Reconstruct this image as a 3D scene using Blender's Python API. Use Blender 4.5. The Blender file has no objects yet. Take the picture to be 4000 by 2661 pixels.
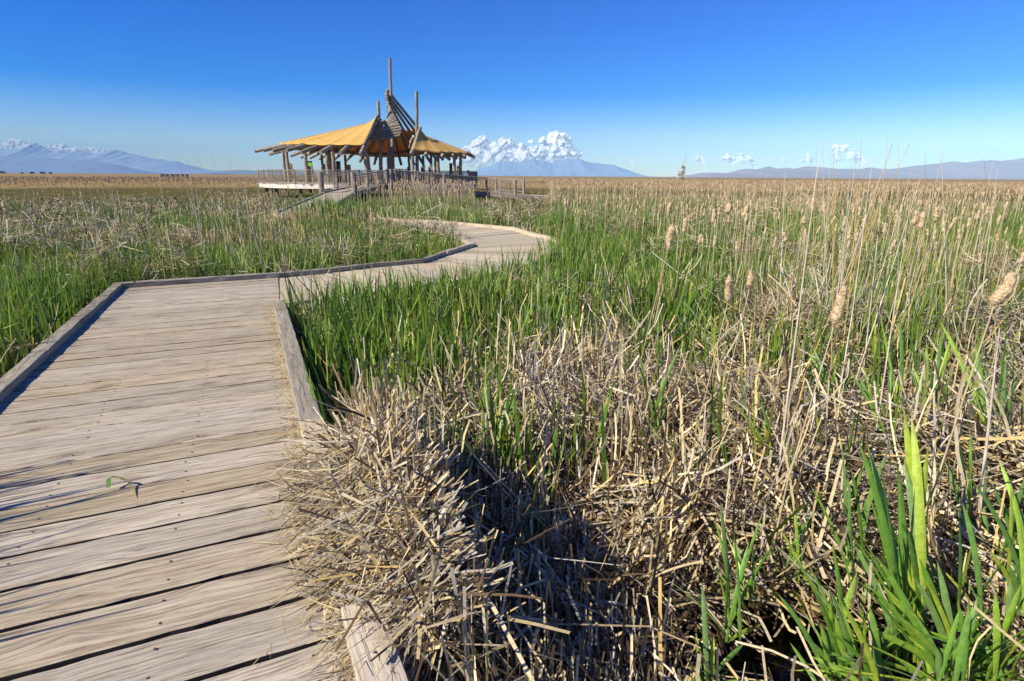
import bpy, math, random
import numpy as np
from mathutils import Vector, Matrix

random.seed(7)
rng = np.random.default_rng(11)
scene = bpy.context.scene
COL = scene.collection
R = math.radians

# ------------------------------------------------------------------ camera
H = 1.55
F = 2222.0                       # focal length in units of a 4000 wide frame
PITCH, ROLL = R(16.16), R(0.36)
CAM = Matrix.Translation((0, 0, H)) @ Matrix.Rotation(math.pi/2 - PITCH, 4, 'X') @ Matrix.Rotation(ROLL, 4, 'Z')
cd = bpy.data.cameras.new("camera")
cam = bpy.data.objects.new("camera", cd)
COL.objects.link(cam)
cam.matrix_world = CAM
cd.sensor_width = 36.0
cd.lens = F / 4000.0 * 36.0
cd.clip_start = 0.05
cd.clip_end = 60000
scene.camera = cam

def ray(px, py):
    return (CAM.to_3x3() @ Vector(((px - 2000) / F, -(py - 1330.5) / F, -1.0)))
def W(px, py, z=0.0):            # a surveyed point on the level z
    d = ray(px, py); t = (z - H) / d.z
    return Vector((d.x * t, d.y * t, z))
def P(px, py, Y):                # a surveyed point at forward distance Y
    d = ray(px, py); t = Y / d.y
    return Vector((d.x * t, Y, H + d.z * t))

# ------------------------------------------------------------------ objects
def tag(o, label=None, cat=None, group=None, kind=None):
    if label: o['label'] = label
    if cat: o['category'] = cat
    if group: o['group'] = group
    if kind: o['kind'] = kind
    return o
def empty(name, loc=(0, 0, 0), rz=0.0):
    o = bpy.data.objects.new(name, None)
    COL.objects.link(o); o.location = loc; o.rotation_euler.z = rz
    o.empty_display_size = 0.2
    return o
class MB:
    def __init__(s):
        s.v = []; s.f = []; s.uv = []; s.c = []; s.m = []
    def poly(s, pts, uvs=None, c=(0.5, 0.5, 0.5), m=0):
        b = len(s.v)
        s.v += [tuple(p) for p in pts]
        s.f.append(tuple(range(b, b + len(pts))))
        s.uv.append(uvs or [(0, 0)] * len(pts)); s.c.append(c); s.m.append(m)
    def box(s, c0, ax, ay, az, m=0, col=None):
        """box centred at c0 with half-vectors ax (long), ay, az"""
        c0, ax, ay, az = map(Vector, (c0, ax, ay, az))
        col = col or (random.random(), random.random(), random.random())
        L, Wd, T = ax.length, ay.length, az.length
        ou, ov = random.uniform(0, 50), random.uniform(0, 50)
        for (n, a, b, la, lb) in ((az, ax, ay, L, Wd), (-az, ay, ax, Wd, L), (ay, az, ax, T, L), (-ay, ax, az, L, T), (ax, ay, az, Wd, T), (-ax, az, ay, T, Wd)):
            pts = [c0 + n - a - b, c0 + n + a - b, c0 + n + a + b, c0 + n - a + b]
            long_a = la >= lb
            uvs = []
            for p in pts:
                q = p - c0
                u = q.dot(ax.normalized()); w = q.dot(ay.normalized()) + q.dot(az.normalized()) * 1.3
                uvs.append((u + ou, w + ov))
            s.poly(pts, uvs, col, m)
    def tube(s, p0, p1, r0, r1=None, n=9, seg=3, wob=0.0, m=0, cap=True, col=None):
        p0, p1 = Vector(p0), Vector(p1)
        r1 = r0 if r1 is None else r1
        d = (p1 - p0); L = d.length; d.normalize()
        a = d.cross(Vector((0, 0, 1)) if abs(d.z) < 0.95 else Vector((1, 0, 0))).normalized(); b = d.cross(a)
        col = col or (random.random(), random.random(), random.random())
        ou, ov = random.uniform(0, 50), random.uniform(0, 50)
        rings = []
        for i in range(seg + 1):
            t = i / seg
            off = (a * random.gauss(0, wob) + b * random.gauss(0, wob)) if 0 < i < seg else Vector((0, 0, 0))
            r = r0 + (r1 - r0) * t
            rings.append([p0 + d * (L * t) + off + (a * math.cos(2*math.pi*k/n) + b * math.sin(2*math.pi*k/n)) * r * (1 + random.gauss(0, .03) * (wob > 0)) for k in range(n)])
        for i in range(seg):
            for k in range(n):
                k2 = (k + 1) % n
                u0, u1 = L * i / seg + ou, L * (i + 1) / seg + ou
                v0, v1 = 2*math.pi*r0*k/n + ov, 2*math.pi*r0*(k+1)/n + ov
                s.poly([rings[i][k], rings[i][k2], rings[i+1][k2], rings[i+1][k]], [(u0, v0), (u0, v1), (u1, v1), (u1, v0)], col, m)
        if cap:
            s.poly(rings[0][::-1], [(ou, ov)] * n, col, m)
            s.poly(rings[-1], [(ou, ov)] * n, col, m)
    def build(s, name, mats, parent=None, smooth=False, weld=False):
        me = bpy.data.meshes.new(name)
        me.from_pydata(s.v, [], s.f)
        if not isinstance(mats, (list, tuple)): mats = [mats]
        for m in mats: me.materials.append(m)
        uvl = me.uv_layers.new(name="UVMap")
        flat = np.array([x for u in s.uv for p in u for x in p], np.float32)
        uvl.data.foreach_set("uv", flat)
        ca = me.color_attributes.new("pid", 'FLOAT_COLOR', 'CORNER')
        cc = np.array([x for f, c in zip(s.f, s.c) for _ in f for x in (c[0], c[1], c[2], 1.0)], np.float32)
        ca.data.foreach_set("color", cc)
        me.polygons.foreach_set("material_index", s.m)
        if smooth: me.polygons.foreach_set("use_smooth", [True] * len(s.f))
        me.update()
        if weld:
            import bmesh
            bm = bmesh.new(); bm.from_mesh(me)
            bmesh.ops.remove_doubles(bm, verts=bm.verts, dist=1e-4)
            bmesh.ops.recalc_face_normals(bm, faces=bm.faces)
            bm.to_mesh(me); bm.free()
        o = bpy.data.objects.new(name, me)
        COL.objects.link(o)
        if parent: o.parent = parent
        return o

# ------------------------------------------------------------------ materials
def nmat(name):
    m = bpy.data.materials.new(name); m.use_nodes = True
    nt = m.node_tree; nt.nodes.clear()
    out = nt.nodes.new('ShaderNodeOutputMaterial')
    return m, nt, out
class NT:
    def __init__(s, nt): s.nt = nt
    def n(s, t, **k):
        x = s.nt.nodes.new('ShaderNode' + t)
        for a, b in k.items(): setattr(x, a, b)
        return x
    def l(s, a, b): s.nt.links.new(a, b)
    def math(s, op, a, b=None, c=None, clamp=False):
        x = s.n('Math', operation=op, use_clamp=clamp)
        for i, y in enumerate((a, b, c)):
            if y is None: continue
            if isinstance(y, (int, float)): x.inputs[i].default_value = y
            else: s.l(y, x.inputs[i])
        return x.outputs[0]
    def ramp(s, f, stops):
        x = s.n('ValToRGB'); e = x.color_ramp.elements
        while len(e) < len(stops): e.new(0.5)
        for el, (p, c) in zip(e, stops):
            el.position = p; el.color = (*c, 1) if len(c) == 3 else c
        s.l(f, x.inputs[0]); return x.outputs[0]
    def mix(s, f, a, b, mode='MIX'):
        x = s.n('Mix', data_type='RGBA', blend_type=mode)
        for i, y in ((0, f), (6, a), (7, b)):
            if isinstance(y, (int, float)): x.inputs[i].default_value = y
            elif isinstance(y, tuple): x.inputs[i].default_value = (*y, 1)
            else: s.l(y, x.inputs[i])
        return x.outputs[2]
    def noise(s, vec, scale, detail=3, rough=0.5, dist=0.0):
        x = s.n('TexNoise'); x.inputs['Scale'].default_value = scale
        x.inputs['Detail'].default_value = detail; x.inputs['Roughness'].default_value = rough
        x.inputs['Distortion'].default_value = dist
        if vec is not None: s.l(vec, x.inputs['Vector'])
        return x.outputs['Fac']
    def mapv(s, vec, sc, loc=(0, 0, 0)):
        x = s.n('Mapping'); x.inputs['Scale'].default_value = sc; x.inputs['Location'].default_value = loc
        s.l(vec, x.inputs['Vector']); return x.outputs[0]

def wood(name, light, dark, grey, gscale=1.0, knots=True, bump=0.5, rough=0.85, grime=0.4):
    m, nt, out = nmat(name); T = NT(nt)
    uv = T.n('UVMap', uv_map="UVMap").outputs[0]
    at = T.n('Attribute', attribute_name="pid")
    sep = T.n('SeparateColor'); T.l(at.outputs['Color'], sep.inputs[0])
    # knots bend the grain
    vor = T.n('TexVoronoi', feature='F1', voronoi_dimensions='2D'); vor.inputs['Scale'].default_value = 1.0
    T.l(T.mapv(uv, (1.5, 3.3, 1)), vor.inputs['Vector'])
    kd = vor.outputs['Distance']
    kr = T.math('POWER', T.math('SUBTRACT', 1.0, T.math('MULTIPLY', kd, 2.4), clamp=True), 2.0)
    sx = T.n('SeparateXYZ'); T.l(uv, sx.inputs[0])
    yb = T.math('ADD', sx.outputs[1], T.math('MULTIPLY', kr, 0.05 if knots else 0.0))
    wav = T.noise(T.mapv(uv, (1.1, 2.5, 1)), 1.0, 2, 0.5)
    yb = T.math('ADD', yb, T.math('MULTIPLY', wav, 0.05))
    cx = T.n('CombineXYZ'); T.l(sx.outputs[0], cx.inputs[0]); T.l(yb, cx.inputs[1])
    T.l(T.math('MULTIPLY', sep.outputs[0], 13.0), cx.inputs[2])
    g1 = T.noise(T.mapv(cx.outputs[0], (3.4, 80 * gscale, 1)), 1.0, 6, 0.68)
    g2 = T.noise(T.mapv(cx.outputs[0], (0.8, 22 * gscale, 1)), 1.0, 4, 0.6)
    g3 = T.noise(T.mapv(cx.outputs[0], (5.5, 210 * gscale, 1)), 1.0, 3, 0.6)
    blot = T.noise(T.mapv(uv, (1.4, 5, 1)), 1.0, 4, 0.6)
    c = T.mix(T.ramp(g1, [(0.36, (0, 0, 0)), (0.62, (1, 1, 1))]), dark, light)
    c = T.mix(T.math('MULTIPLY', T.ramp(g2, [(0.42, (0, 0, 0)), (0.66, (1, 1, 1))]), 0.5), c, grey)
    c = T.mix(T.math('MULTIPLY', T.ramp(blot, [(0.5, (0, 0, 0)), (0.78, (1, 1, 1))]), grime), c, tuple(x * 0.55 for x in dark))
    # fine dark checks along the grain
    crack = T.ramp(g3, [(0.31, (1, 1, 1)), (0.40, (0, 0, 0))])
    c = T.mix(T.math('MULTIPLY', crack, 0.75), c, tuple(x * 0.3 for x in dark))
    hs = T.n('HueSaturation')
    T.l(T.math('ADD', T.math('MULTIPLY', sep.outputs[1], 0.24), 0.87), hs.inputs['Value'])
    T.l(T.math('ADD', T.math('MULTIPLY', sep.outputs[2], 0.3), 0.9), hs.inputs['Saturation'])
    T.l(c, hs.inputs['Color']); c = hs.outputs[0]
    hgt = T.math('ADD', T.math('MULTIPLY', g1, 0.6), T.math('MULTIPLY', g3, 0.25))
    hgt = T.math('ADD', hgt, T.math('MULTIPLY', T.math('SUBTRACT', 1.0, crack), 0.35))
    if knots:
        kc = T.ramp(kd, [(0.0, (0.5, 0.5, 0.5)), (0.04, (1, 1, 1)), (0.055, (0.2, 0.2, 0.2)), (0.08, (0.6, 0.6, 0.6)), (0.10, (0.15, 0.15, 0.15)), (0.12, (0.4, 0.4, 0.4)), (0.15, (0, 0, 0))])
        sc = T.n('SeparateColor'); T.l(vor.outputs['Color'], sc.inputs[0])
        ksel = T.math('GREATER_THAN', sc.outputs[0], 0.45)
        kf = T.math('MULTIPLY', kc, ksel)
        c = T.mix(T.math('MULTIPLY', kf, 0.8), c, (dark[0]*0.55, dark[1]*0.45, dark[2]*0.38))
        hgt = T.math('SUBTRACT', hgt, T.math('MULTIPLY', kf, 0.5))
    b = T.n('BsdfPrincipled'); b.inputs['Roughness'].default_value = rough
    b.inputs['Specular IOR Level'].default_value = 0.25
    T.l(c, b.inputs['Base Color'])
    bp = T.n('Bump'); bp.inputs['Strength'].default_value = bump; bp.inputs['Distance'].default_value = 0.006
    T.l(hgt, bp.inputs['Height']); T.l(bp.outputs[0], b.inputs['Normal'])
    T.l(b.outputs[0], out.inputs[0])
    return m

def plain(name, col, rough=0.8, spec=0.3, var=0.15, scale=4.0, bump=0.0):
    m, nt, out = nmat(name); T = NT(nt)
    b = T.n('BsdfPrincipled'); b.inputs['Roughness'].default_value = rough
    b.inputs['Specular IOR Level'].default_value = spec
    oc = T.n('TexCoord').outputs['Object']
    n = T.noise(oc, scale, 5, 0.6)
    c = T.mix(T.ramp(n, [(0.3, (0, 0, 0)), (0.7, (1, 1, 1))]), tuple(x * (1 - var) for x in col), tuple(min(1, x * (1 + var)) for x in col))
    T.l(c, b.inputs['Base Color'])
    if bump:
        bp = T.n('Bump'); bp.inputs['Strength'].default_value = bump
        T.l(n, bp.inputs['Height']); T.l(bp.outputs[0], b.inputs['Normal'])
    T.l(b.outputs[0], out.inputs[0])
    return m

def leafmat(name, transl=0.35, rough=0.5, gloss=0.08):
    m, nt, out = nmat(name); T = NT(nt)
    at = T.n('Attribute', attribute_name="Col")
    c = at.outputs['Color']
    geo = T.n('NewGeometry')
    n = T.noise(geo.outputs['Position'], 35, 3, 0.6)
    c = T.mix(1.0, c, T.ramp(n, [(0.25, (0.72, 0.72, 0.72)), (0.7, (1.18, 1.18, 1.18))]), 'MULTIPLY')
    n2 = T.noise(T.mapv(geo.outputs['Position'], (420, 420, 22)), 1.0, 2, 0.6)
    c = T.mix(1.0, c, T.ramp(n2, [(0.3, (0.80, 0.80, 0.80)), (0.7, (1.15, 1.15, 1.15))]), 'MULTIPLY')
    d = T.n('BsdfDiffuse'); t = T.n('BsdfTranslucent'); g = T.n('BsdfGlossy')
    g.inputs['Roughness'].default_value = rough; g.inputs['Color'].default_value = (0.9, 0.95, 1.0, 1)
    T.l(c, d.inputs[0]); T.l(c, t.inputs[0])
    m1 = T.n('MixShader'); m1.inputs[0].default_value = transl
    T.l(d.outputs[0], m1.inputs[1]); T.l(t.outputs[0], m1.inputs[2])
    m2 = T.n('MixShader'); m2.inputs[0].default_value = gloss
    T.l(m1.outputs[0], m2.inputs[1]); T.l(g.outputs[0], m2.inputs[2])
    T.l(m2.outputs[0], out.inputs[0])
    return m

M = {}
M['deck'] = wood('weathered deck boards', (0.59, 0.505, 0.36), (0.24, 0.18, 0.11), (0.48, 0.43, 0.335), bump=0.8, grime=0.35)
M['deck_new'] = wood('paler deck boards', (0.58, 0.50, 0.35), (0.42, 0.345, 0.23), (0.50, 0.44, 0.32), bump=0.35, grime=0.1)
M['kerb'] = wood('kerb timber', (0.40, 0.36, 0.275), (0.19, 0.16, 0.115), (0.32, 0.30, 0.25), gscale=0.7, bump=0.9, grime=0.2)
M['kerb_new'] = wood('paler kerb timber', (0.60, 0.51, 0.38), (0.42, 0.33, 0.22), (0.52, 0.46, 0.37), gscale=0.7, bump=0.8, grime=0.15)
M['log'] = wood('weathered log', (0.43, 0.37, 0.285), (0.13, 0.105, 0.08), (0.30, 0.27, 0.225), gscale=0.22, bump=0.8, grime=0.45)
M['log_end'] = M['log']
M['beam'] = wood('dark beam', (0.26, 0.21, 0.165), (0.12, 0.09, 0.07), (0.22, 0.19, 0.16), gscale=0.4, grime=0.3)
M['fascia'] = wood('pale fascia board', (0.74, 0.69, 0.58), (0.56, 0.5, 0.4), (0.68, 0.64, 0.56), gscale=0.3, knots=False, grime=0.15)
M['gap'] = plain('dirty gap-shade plank edge', (0.07, 0.055, 0.04), 0.9)  # dirt plus the shade of the gaps, painted dark on plank sides
M['nail'] = plain('nail head', (0.06, 0.05, 0.045), 0.6)

# ------------------------------------------------------------------ light, sky, air
SUN_AZ, SUN_EL = R(-119), R(37)          # azimuth clockwise from +Y
sdir = Vector((math.sin(SUN_AZ) * math.cos(SUN_EL), math.cos(SUN_AZ) * math.cos(SUN_EL), math.sin(SUN_EL)))
sl = bpy.data.lights.new("sun", 'SUN'); sl.energy = 5.0; sl.angle = R(0.53); sl.color = (1.0, 0.925, 0.77)
so = bpy.data.objects.new("sun", sl); COL.objects.link(so)
so.rotation_euler = (-sdir).to_track_quat('-Z', 'Y').to_euler(); so.location = (-20, -10, 30)

world = bpy.data.worlds.new("World"); scene.world = world; world.use_nodes = True
wn = world.node_tree; wn.nodes.clear(); T = NT(wn)
sky = T.n('TexSky', sky_type='NISHITA'); sky.sun_disc = False
sky.sun_elevation = SUN_EL; sky.sun_rotation = SUN_AZ % (2 * math.pi)
sky.altitude = 1300; sky.air_density = 1.0; sky.dust_density = 0.25; sky.ozone_density = 2.5
hs = T.n('HueSaturation'); hs.inputs['Saturation'].default_value = 1.85; hs.inputs['Value'].default_value = 1.8; hs.inputs['Hue'].default_value = 0.528
T.l(sky.outputs[0], hs.inputs['Color'])
bg = T.n('Background'); bg.inputs['Strength'].default_value = 0.060
T.l(hs.outputs[0], bg.inputs[0])
wo = T.n('OutputWorld'); T.l(bg.outputs[0], wo.inputs[0])

scene.view_settings.view_transform = 'Standard'
scene.view_settings.look = 'None'
scene.view_settings.exposure = 0.62
scene.view_settings.gamma = 1.0
scene.cycles.transparent_max_bounces = 40
scene.cycles.max_bounces = 6
scene.cycles.volume_bounces = 0

HAZE = True
if HAZE:
    m, nt, out = nmat('haze air'); T = NT(nt)
    v = T.n('VolumePrincipled'); v.inputs['Density'].default_value = 1.45e-4
    v.inputs['Color'].default_value = (0.46, 0.75, 1.0, 1); v.inputs['Anisotropy'].default_value = -0.35
    T.l(v.outputs[0], out.inputs['Volume'])
    mb = MB(); mb.box((0, 0, 184.5), (8400, 0, 0), (0, 8400, 0), (0, 0, 186.5))
    hz = mb.build('haze', m); tag(hz, kind='stuff')

# ------------------------------------------------------------------ scene-wide noise
def vnoise(x, y, s, seed):
    x = np.asarray(x, float) * s + seed * 17.3; y = np.asarray(y, float) * s - seed * 9.1
    xi = np.floor(x).astype(np.int64); yi = np.floor(y).astype(np.int64)
    fx = x - xi; fy = y - yi; fx = fx*fx*(3-2*fx); fy = fy*fy*(3-2*fy)
    def h(a, b):
        n = (a * 374761393 + b * 668265263 + seed * 974711) & 0x7fffffff
        n = ((n ^ (n >> 13)) * 1274126177) & 0x7fffffff
        return ((n ^ (n >> 16)) & 0xffff) / 65535.0
    return (h(xi, yi)*(1-fx) + h(xi+1, yi)*fx)*(1-fy) + (h(xi, yi+1)*(1-fx) + h(xi+1, yi+1)*fx)*fy
def fbm(x, y, s, seed, o=3):
    r = 0; a = 1; t = 0
    for i in range(o):
        r = r + a * vnoise(x, y, s * 2**i, seed + i); t += a; a *= 0.5
    return r / t

# ------------------------------------------------------------------ ground and water
def gz(x, y):
    r = np.hypot(x, y)
    z = -.66 + .05 * (fbm(x, y, .7, 40) - .5)
    z = z + np.clip((r - 24) / 22, 0, 1) * .30 + np.clip((r - 95) / 25, 0, 1) * .45
    z = z + np.where(r > 45, 0.10, 0) * (fbm(x, y, .12, 41) - .5)
    return z
nr, na = 130, 200
rr = 0.0 + np.geomspace(.5, 8300, nr); aa = np.linspace(0, 2 * math.pi, na, endpoint=False)
gx = (rr[:, None] * np.sin(aa)[None, :]).ravel(); gy = (rr[:, None] * np.cos(aa)[None, :]).ravel()
V = np.stack([gx, gy, gz(gx, gy)], 1)
V = np.vstack([V, [[0, 0, -.66]]]); c0 = len(V) - 1
Fc = []
for i in range(nr - 1):
    for j in range(na):
        j2 = (j + 1) % na; Fc.append((i*na + j, (i+1)*na + j, (i+1)*na + j2, i*na + j2))
for j in range(na): Fc.append((c0, j, (j + 1) % na))
me = bpy.data.meshes.new('ground'); me.from_pydata(V.tolist(), [], Fc)
m, nt, out = nmat('marsh ground'); T = NT(nt)
geo = T.n('NewGeometry'); sp = T.n('SeparateXYZ'); T.l(geo.outputs['Position'], sp.inputs[0])
ln = T.n('VectorMath', operation='LENGTH'); T.l(geo.outputs['Position'], ln.inputs[0]); r_ = ln.outputs['Value']
pos = geo.outputs['Position']
n1 = T.noise(pos, 6, 5, .65); n2 = T.noise(T.mapv(pos, (.05, .05, .05)), 1, 5, .6); n3 = T.noise(T.mapv(pos, (.35, .9, 1)), 1, 5, .7)
mud = T.mix(T.ramp(n1, [(.35, (0, 0, 0)), (.65, (1, 1, 1))]), (.035, .022, .010), (.12, .065, .02))
mead = T.mix(T.ramp(n3, [(.35, (0, 0, 0)), (.65, (1, 1, 1))]), (.045, .055, .016), (.16, .13, .05))
far = T.mix(T.ramp(n3, [(.3, (0, 0, 0)), (.7, (1, 1, 1))]), (.20, .13, .06), (.40, .28, .13))
far = T.mix(T.math('MULTIPLY', T.ramp(n2, [(.5, (0, 0, 0)), (.62, (1, 1, 1))]), .55), far, (.11, .12, .04))
c = T.mix(T.math('DIVIDE', T.math('SUBTRACT', r_, 26), 8, clamp=True), mud, mead)
c = T.mix(T.math('DIVIDE', T.math('SUBTRACT', T.math('ADD', r_, T.math('MULTIPLY', n2, 60)), 118), 14, clamp=True), c, far)
b = T.n('BsdfDiffuse'); T.l(c, b.inputs[0]); T.l(b.outputs[0], out.inputs[0])
me.materials.append(m); me.polygons.foreach_set('use_smooth', [True] * len(Fc)); me.update()
o = bpy.data.objects.new('ground', me); COL.objects.link(o); tag(o, kind='structure')
# water
m, nt, out = nmat('dark marsh water'); T = NT(nt)
g = T.n('BsdfGlossy'); g.inputs['Roughness'].default_value = .02
tr = T.n('BsdfTransparent'); tr.inputs[0].default_value = (.50, .33, .13, 1)
fr = T.n('Fresnel'); fr.inputs['IOR'].default_value = 1.33
pos = T.n('NewGeometry').outputs['Position']
bp = T.n('Bump'); bp.inputs['Strength'].default_value = .12; bp.inputs['Distance'].default_value = .02
T.l(T.noise(pos, 9, 2, .5), bp.inputs['Height']); T.l(bp.outputs[0], g.inputs['Normal'])
mx = T.n('MixShader'); T.l(fr.outputs[0], mx.inputs[0]); T.l(tr.outputs[0], mx.inputs[1]); T.l(g.outputs[0], mx.inputs[2]); T.l(mx.outputs[0], out.inputs[0])
mb = MB(); mb.poly([(-26 + 0, -8, -.56), (26, -8, -.56), (26, 26, -.56), (-26, 26, -.56)])
o = mb.build('water', m); tag(o, kind='structure')

# ------------------------------------------------------------------ boardwalk
VP1 = Vector((math.sin(R(-24.4)), math.cos(R(-24.4)), 0))      # along the near deck
VP2 = Vector((VP1.y, -VP1.x, 0))                               # across it (to the right)
def plank_quad(mb, a0, a1, b0, b1, z=0.0, th=0.038, nl=14, jit=0.002, m=0, g_=None):
    """a plank between edge a (a0->a1) and edge b (b0->b1), both along its length"""
    a0, a1, b0, b1 = [Vector((p[0], p[1], 0)) for p in (a0, a1, b0, b1)]
    g_ = random.uniform(.008, .0125) if a0.y > 4.5 else random.uniform(.006, .0105)
    L = ((a1 - a0).length + (b1 - b0).length) / 2; Wd = (b0 - a0).length
    if L < 0.02: return
    nl = max(2, int(nl * L / 2.0))
    col = (random.random(), random.random(), random.random())
    ou, ov = random.uniform(0, 80), random.uniform(0, 80)
    zz = z + random.uniform(-0.002, 0.002); tilt = random.gauss(0, 0.0015); bow = random.gauss(0, 0.003)
    rows = []
    w1 = [0.0] + [random.gauss(0, jit) for _ in range(nl - 1)] + [0.0]
    w2 = [0.0] + [random.gauss(0, jit) for _ in range(nl - 1)] + [0.0]
    for i in range(nl + 1):
        t = i / nl
        pa = a0.lerp(a1, t); pb = b0.lerp(b1, t); d = (pb - pa); wl = max(d.length, 1e-4); d /= wl
        pa = pa + d * (g_ + w1[i] + random.gauss(0, jit * .4)); pb = pb - d * (g_ + w2[i] + random.gauss(0, jit * .4))
        cup = bow * math.sin(math.pi * t)
        row = []
        for (s_, dz) in ((0.0, -th), (0.0, -0.004), (0.022, 0.0), (0.5, 0.0012), (0.978, 0.0), (1.0, -0.004), (1.0, -th)):
            p = pa.lerp(pb, s_)
            row.append((Vector((p.x, p.y, zz + dz + tilt * (s_ - .5) * 2 + cup * 0.3)), (L * t + ou, Wd * s_ + ov + dz)))
        rows.append(row)
    for i in range(nl):
        for k in range(6):
            q = (rows[i][k], rows[i+1][k], rows[i+1][k+1], rows[i][k+1])
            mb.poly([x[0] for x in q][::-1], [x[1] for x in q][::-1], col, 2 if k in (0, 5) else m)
    for row in (rows[0][::-1], rows[-1]):
        mb.poly([x[0] for x in row], [x[1] for x in row], tuple(c * .8 for c in col), m)
def nail(mb, x, y, z=0.0012, r=0.006):
    mb.poly([(x + r*math.cos(a), y + r*math.sin(a), z + .002) for a in [k*math.pi/3 for k in range(6)]], None, (.5, .5, .5), 1)

def kerb(name, p0, p1, w, h, mat, parent, z0=0.0, over=0.0, zend=None, n=14):
    p0 = Vector((p0[0], p0[1], 0)); p1 = Vector((p1[0], p1[1], 0))
    d = (p1 - p0); L = d.length; d.normalize(); s = Vector((d.y, -d.x, 0))
    mb = MB(); col = (random.random(), random.uniform(.3, .7), random.random()); ou = random.uniform(0, 60)
    n = max(2, int(L / 0.16)); rows = []
    zend = z0 if zend is None else zend
    for i in range(n + 1):
        t = i / n; c = p0 + d * (L * t + (over if i == n else 0)); zb = z0 + (zend - z0) * t
        e = [random.gauss(0, .0025) for _ in range(4)]
        b = 0.006
        prof = [(-w/2, 0), (-w/2 + e[0], h - b), (-w/2 + b + e[0], h + e[1]), (0, h + .001), (w/2 - b + e[2], h + e[3]), (w/2 + e[2], h - b), (w/2, 0)]
        acc = 0; row = []; last = None
        for (x, zz) in prof:
            if last: acc += math.hypot(x - last[0], zz - last[1])
            last = (x, zz)
            q = c + s * x
            row.append((Vector((q.x, q.y, zb + zz)), (L * t + ou, acc + ou)))
        rows.append(row)
    for i in range(n):
        for k in range(6):
            q = (rows[i][k], rows[i+1][k], rows[i+1][k+1], rows[i][k+1])
            mb.poly([x[0] for x in q][::-1], [x[1] for x in q][::-1], col)
    mb.poly([x[0] for x in rows[0][::-1]], [x[1] for x in rows[0][::-1]], col)
    mb.poly([x[0] for x in rows[-1]], [x[1] for x in rows[-1]], col)
    for t in np.arange(0.25, L - .1, 0.62):
        q = p0 + d * t + s * random.uniform(-.02, .02)
        nail(mb, q.x, q.y, z0 + (zend - z0) * t / L + h + .0015, .006)
    return mb.build(name, [mat, M['nail']], parent)

bw = empty('boardwalk'); tag(bw, kind='structure')
# near deck: origin at the left rear corner
CL = W(478, 1127); CR = W(1080, 1080)
kin = W(1083, 1201)                                      # rear end of the right kerb, inner edge
Ldir = (W(60, 1533) - W(470, 1138)).normalized()
Ldir = -VP1
wl = (W(1230, 1864) - W(0, 1592)).dot(VP2)
right0 = CL + VP2 * wl                                   # on the inner line of the right kerb
# planks across: directions follow VP2, starting at the rear edge, whose line is CL->CR
mb = MB()
back_dir = (CR - CL)
s = 0.0; k = 0
wi0 = (W(1089, 1088) - CL).dot(VP2) - .004; wo0 = (W(1091, 1189) - CL).dot(VP2) - .006; d0x = (CL - kin).dot(VP1)
tot = 8.2; pitch = 0.2385
slope = back_dir.dot(VP1) / back_dir.dot(VP2)            # rear edge against VP2
extra = 0.155                                            # the right kerb stands on the plank ends
def row_pt(dist, across, f):
    return CL + VP2 * across - VP1 * dist + VP1 * (slope * across * f)
while s < tot:
    wpl = pitch * random.uniform(0.93, 1.07)
    f0 = max(0, 1 - s / 1.3); f1 = max(0, 1 - (s + wpl) / 1.3)
    def rend(q): return wl + extra if q > d0x else wi0 + (wo0 - wi0) * min(1, q / d0x)
    a0, a1 = row_pt(s, -0.02, f0), row_pt(s, rend(s + wpl * .5), f0)
    b0, b1 = row_pt(s + wpl, -0.02, f1), row_pt(s + wpl, rend(s + wpl * .5), f1)
    plank_quad(mb, a0, a1, b0, b1, nl=26, jit=0.0018)
    for across in (0.10, 0.70, 1.30, wl - 0.08):
        for q in (0.25, 0.75):
            p = a0.lerp(b0, q) + VP2 * (across + random.gauss(0, .008))
            nail(mb, p.x, p.y)
    s += wpl
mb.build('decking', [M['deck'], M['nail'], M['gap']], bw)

# left kerb, two lengths with a step between them, plus the rear kerbs
KW, KH = 0.12, 0.06
cL = CL - VP2 * (KW / 2)
kerb('kerb', cL + VP1 * 0.12, cL - VP1 * 1.62, KW, KH, M['kerb'], bw)
kerb('kerb', cL - VP1 * 1.625, cL - VP1 * 3.4, KW * 1.05, KH * 1.08, M['kerb'], bw)
kerb('kerb', cL - VP1 * 3.405, cL - VP1 * 8.2, KW, KH, M['kerb'], bw)
# right kerb on the plank ends
cR = CL + VP2 * (wl + 0.075)
d0 = (CL - kin).dot(VP1)
kr_end = (CL - W(1232, 1868)).dot(VP1)
kerb('kerb', cR - VP1 * d0, cR - VP1 * (kr_end - 0.58), 0.135, 0.085, M['kerb'], bw)
kerb('kerb', cR - VP1 * (kr_end - 0.575), cR - VP1 * kr_end, 0.14, 0.10, M['kerb_new'], bw)
k1_ = (CL - W(1385, 2440)).dot(VP1)
kerb('kerb', cR - VP1 * k1_, cR - VP1 * 8.2, 0.14, 0.09, M['kerb_new'], bw)

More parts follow.
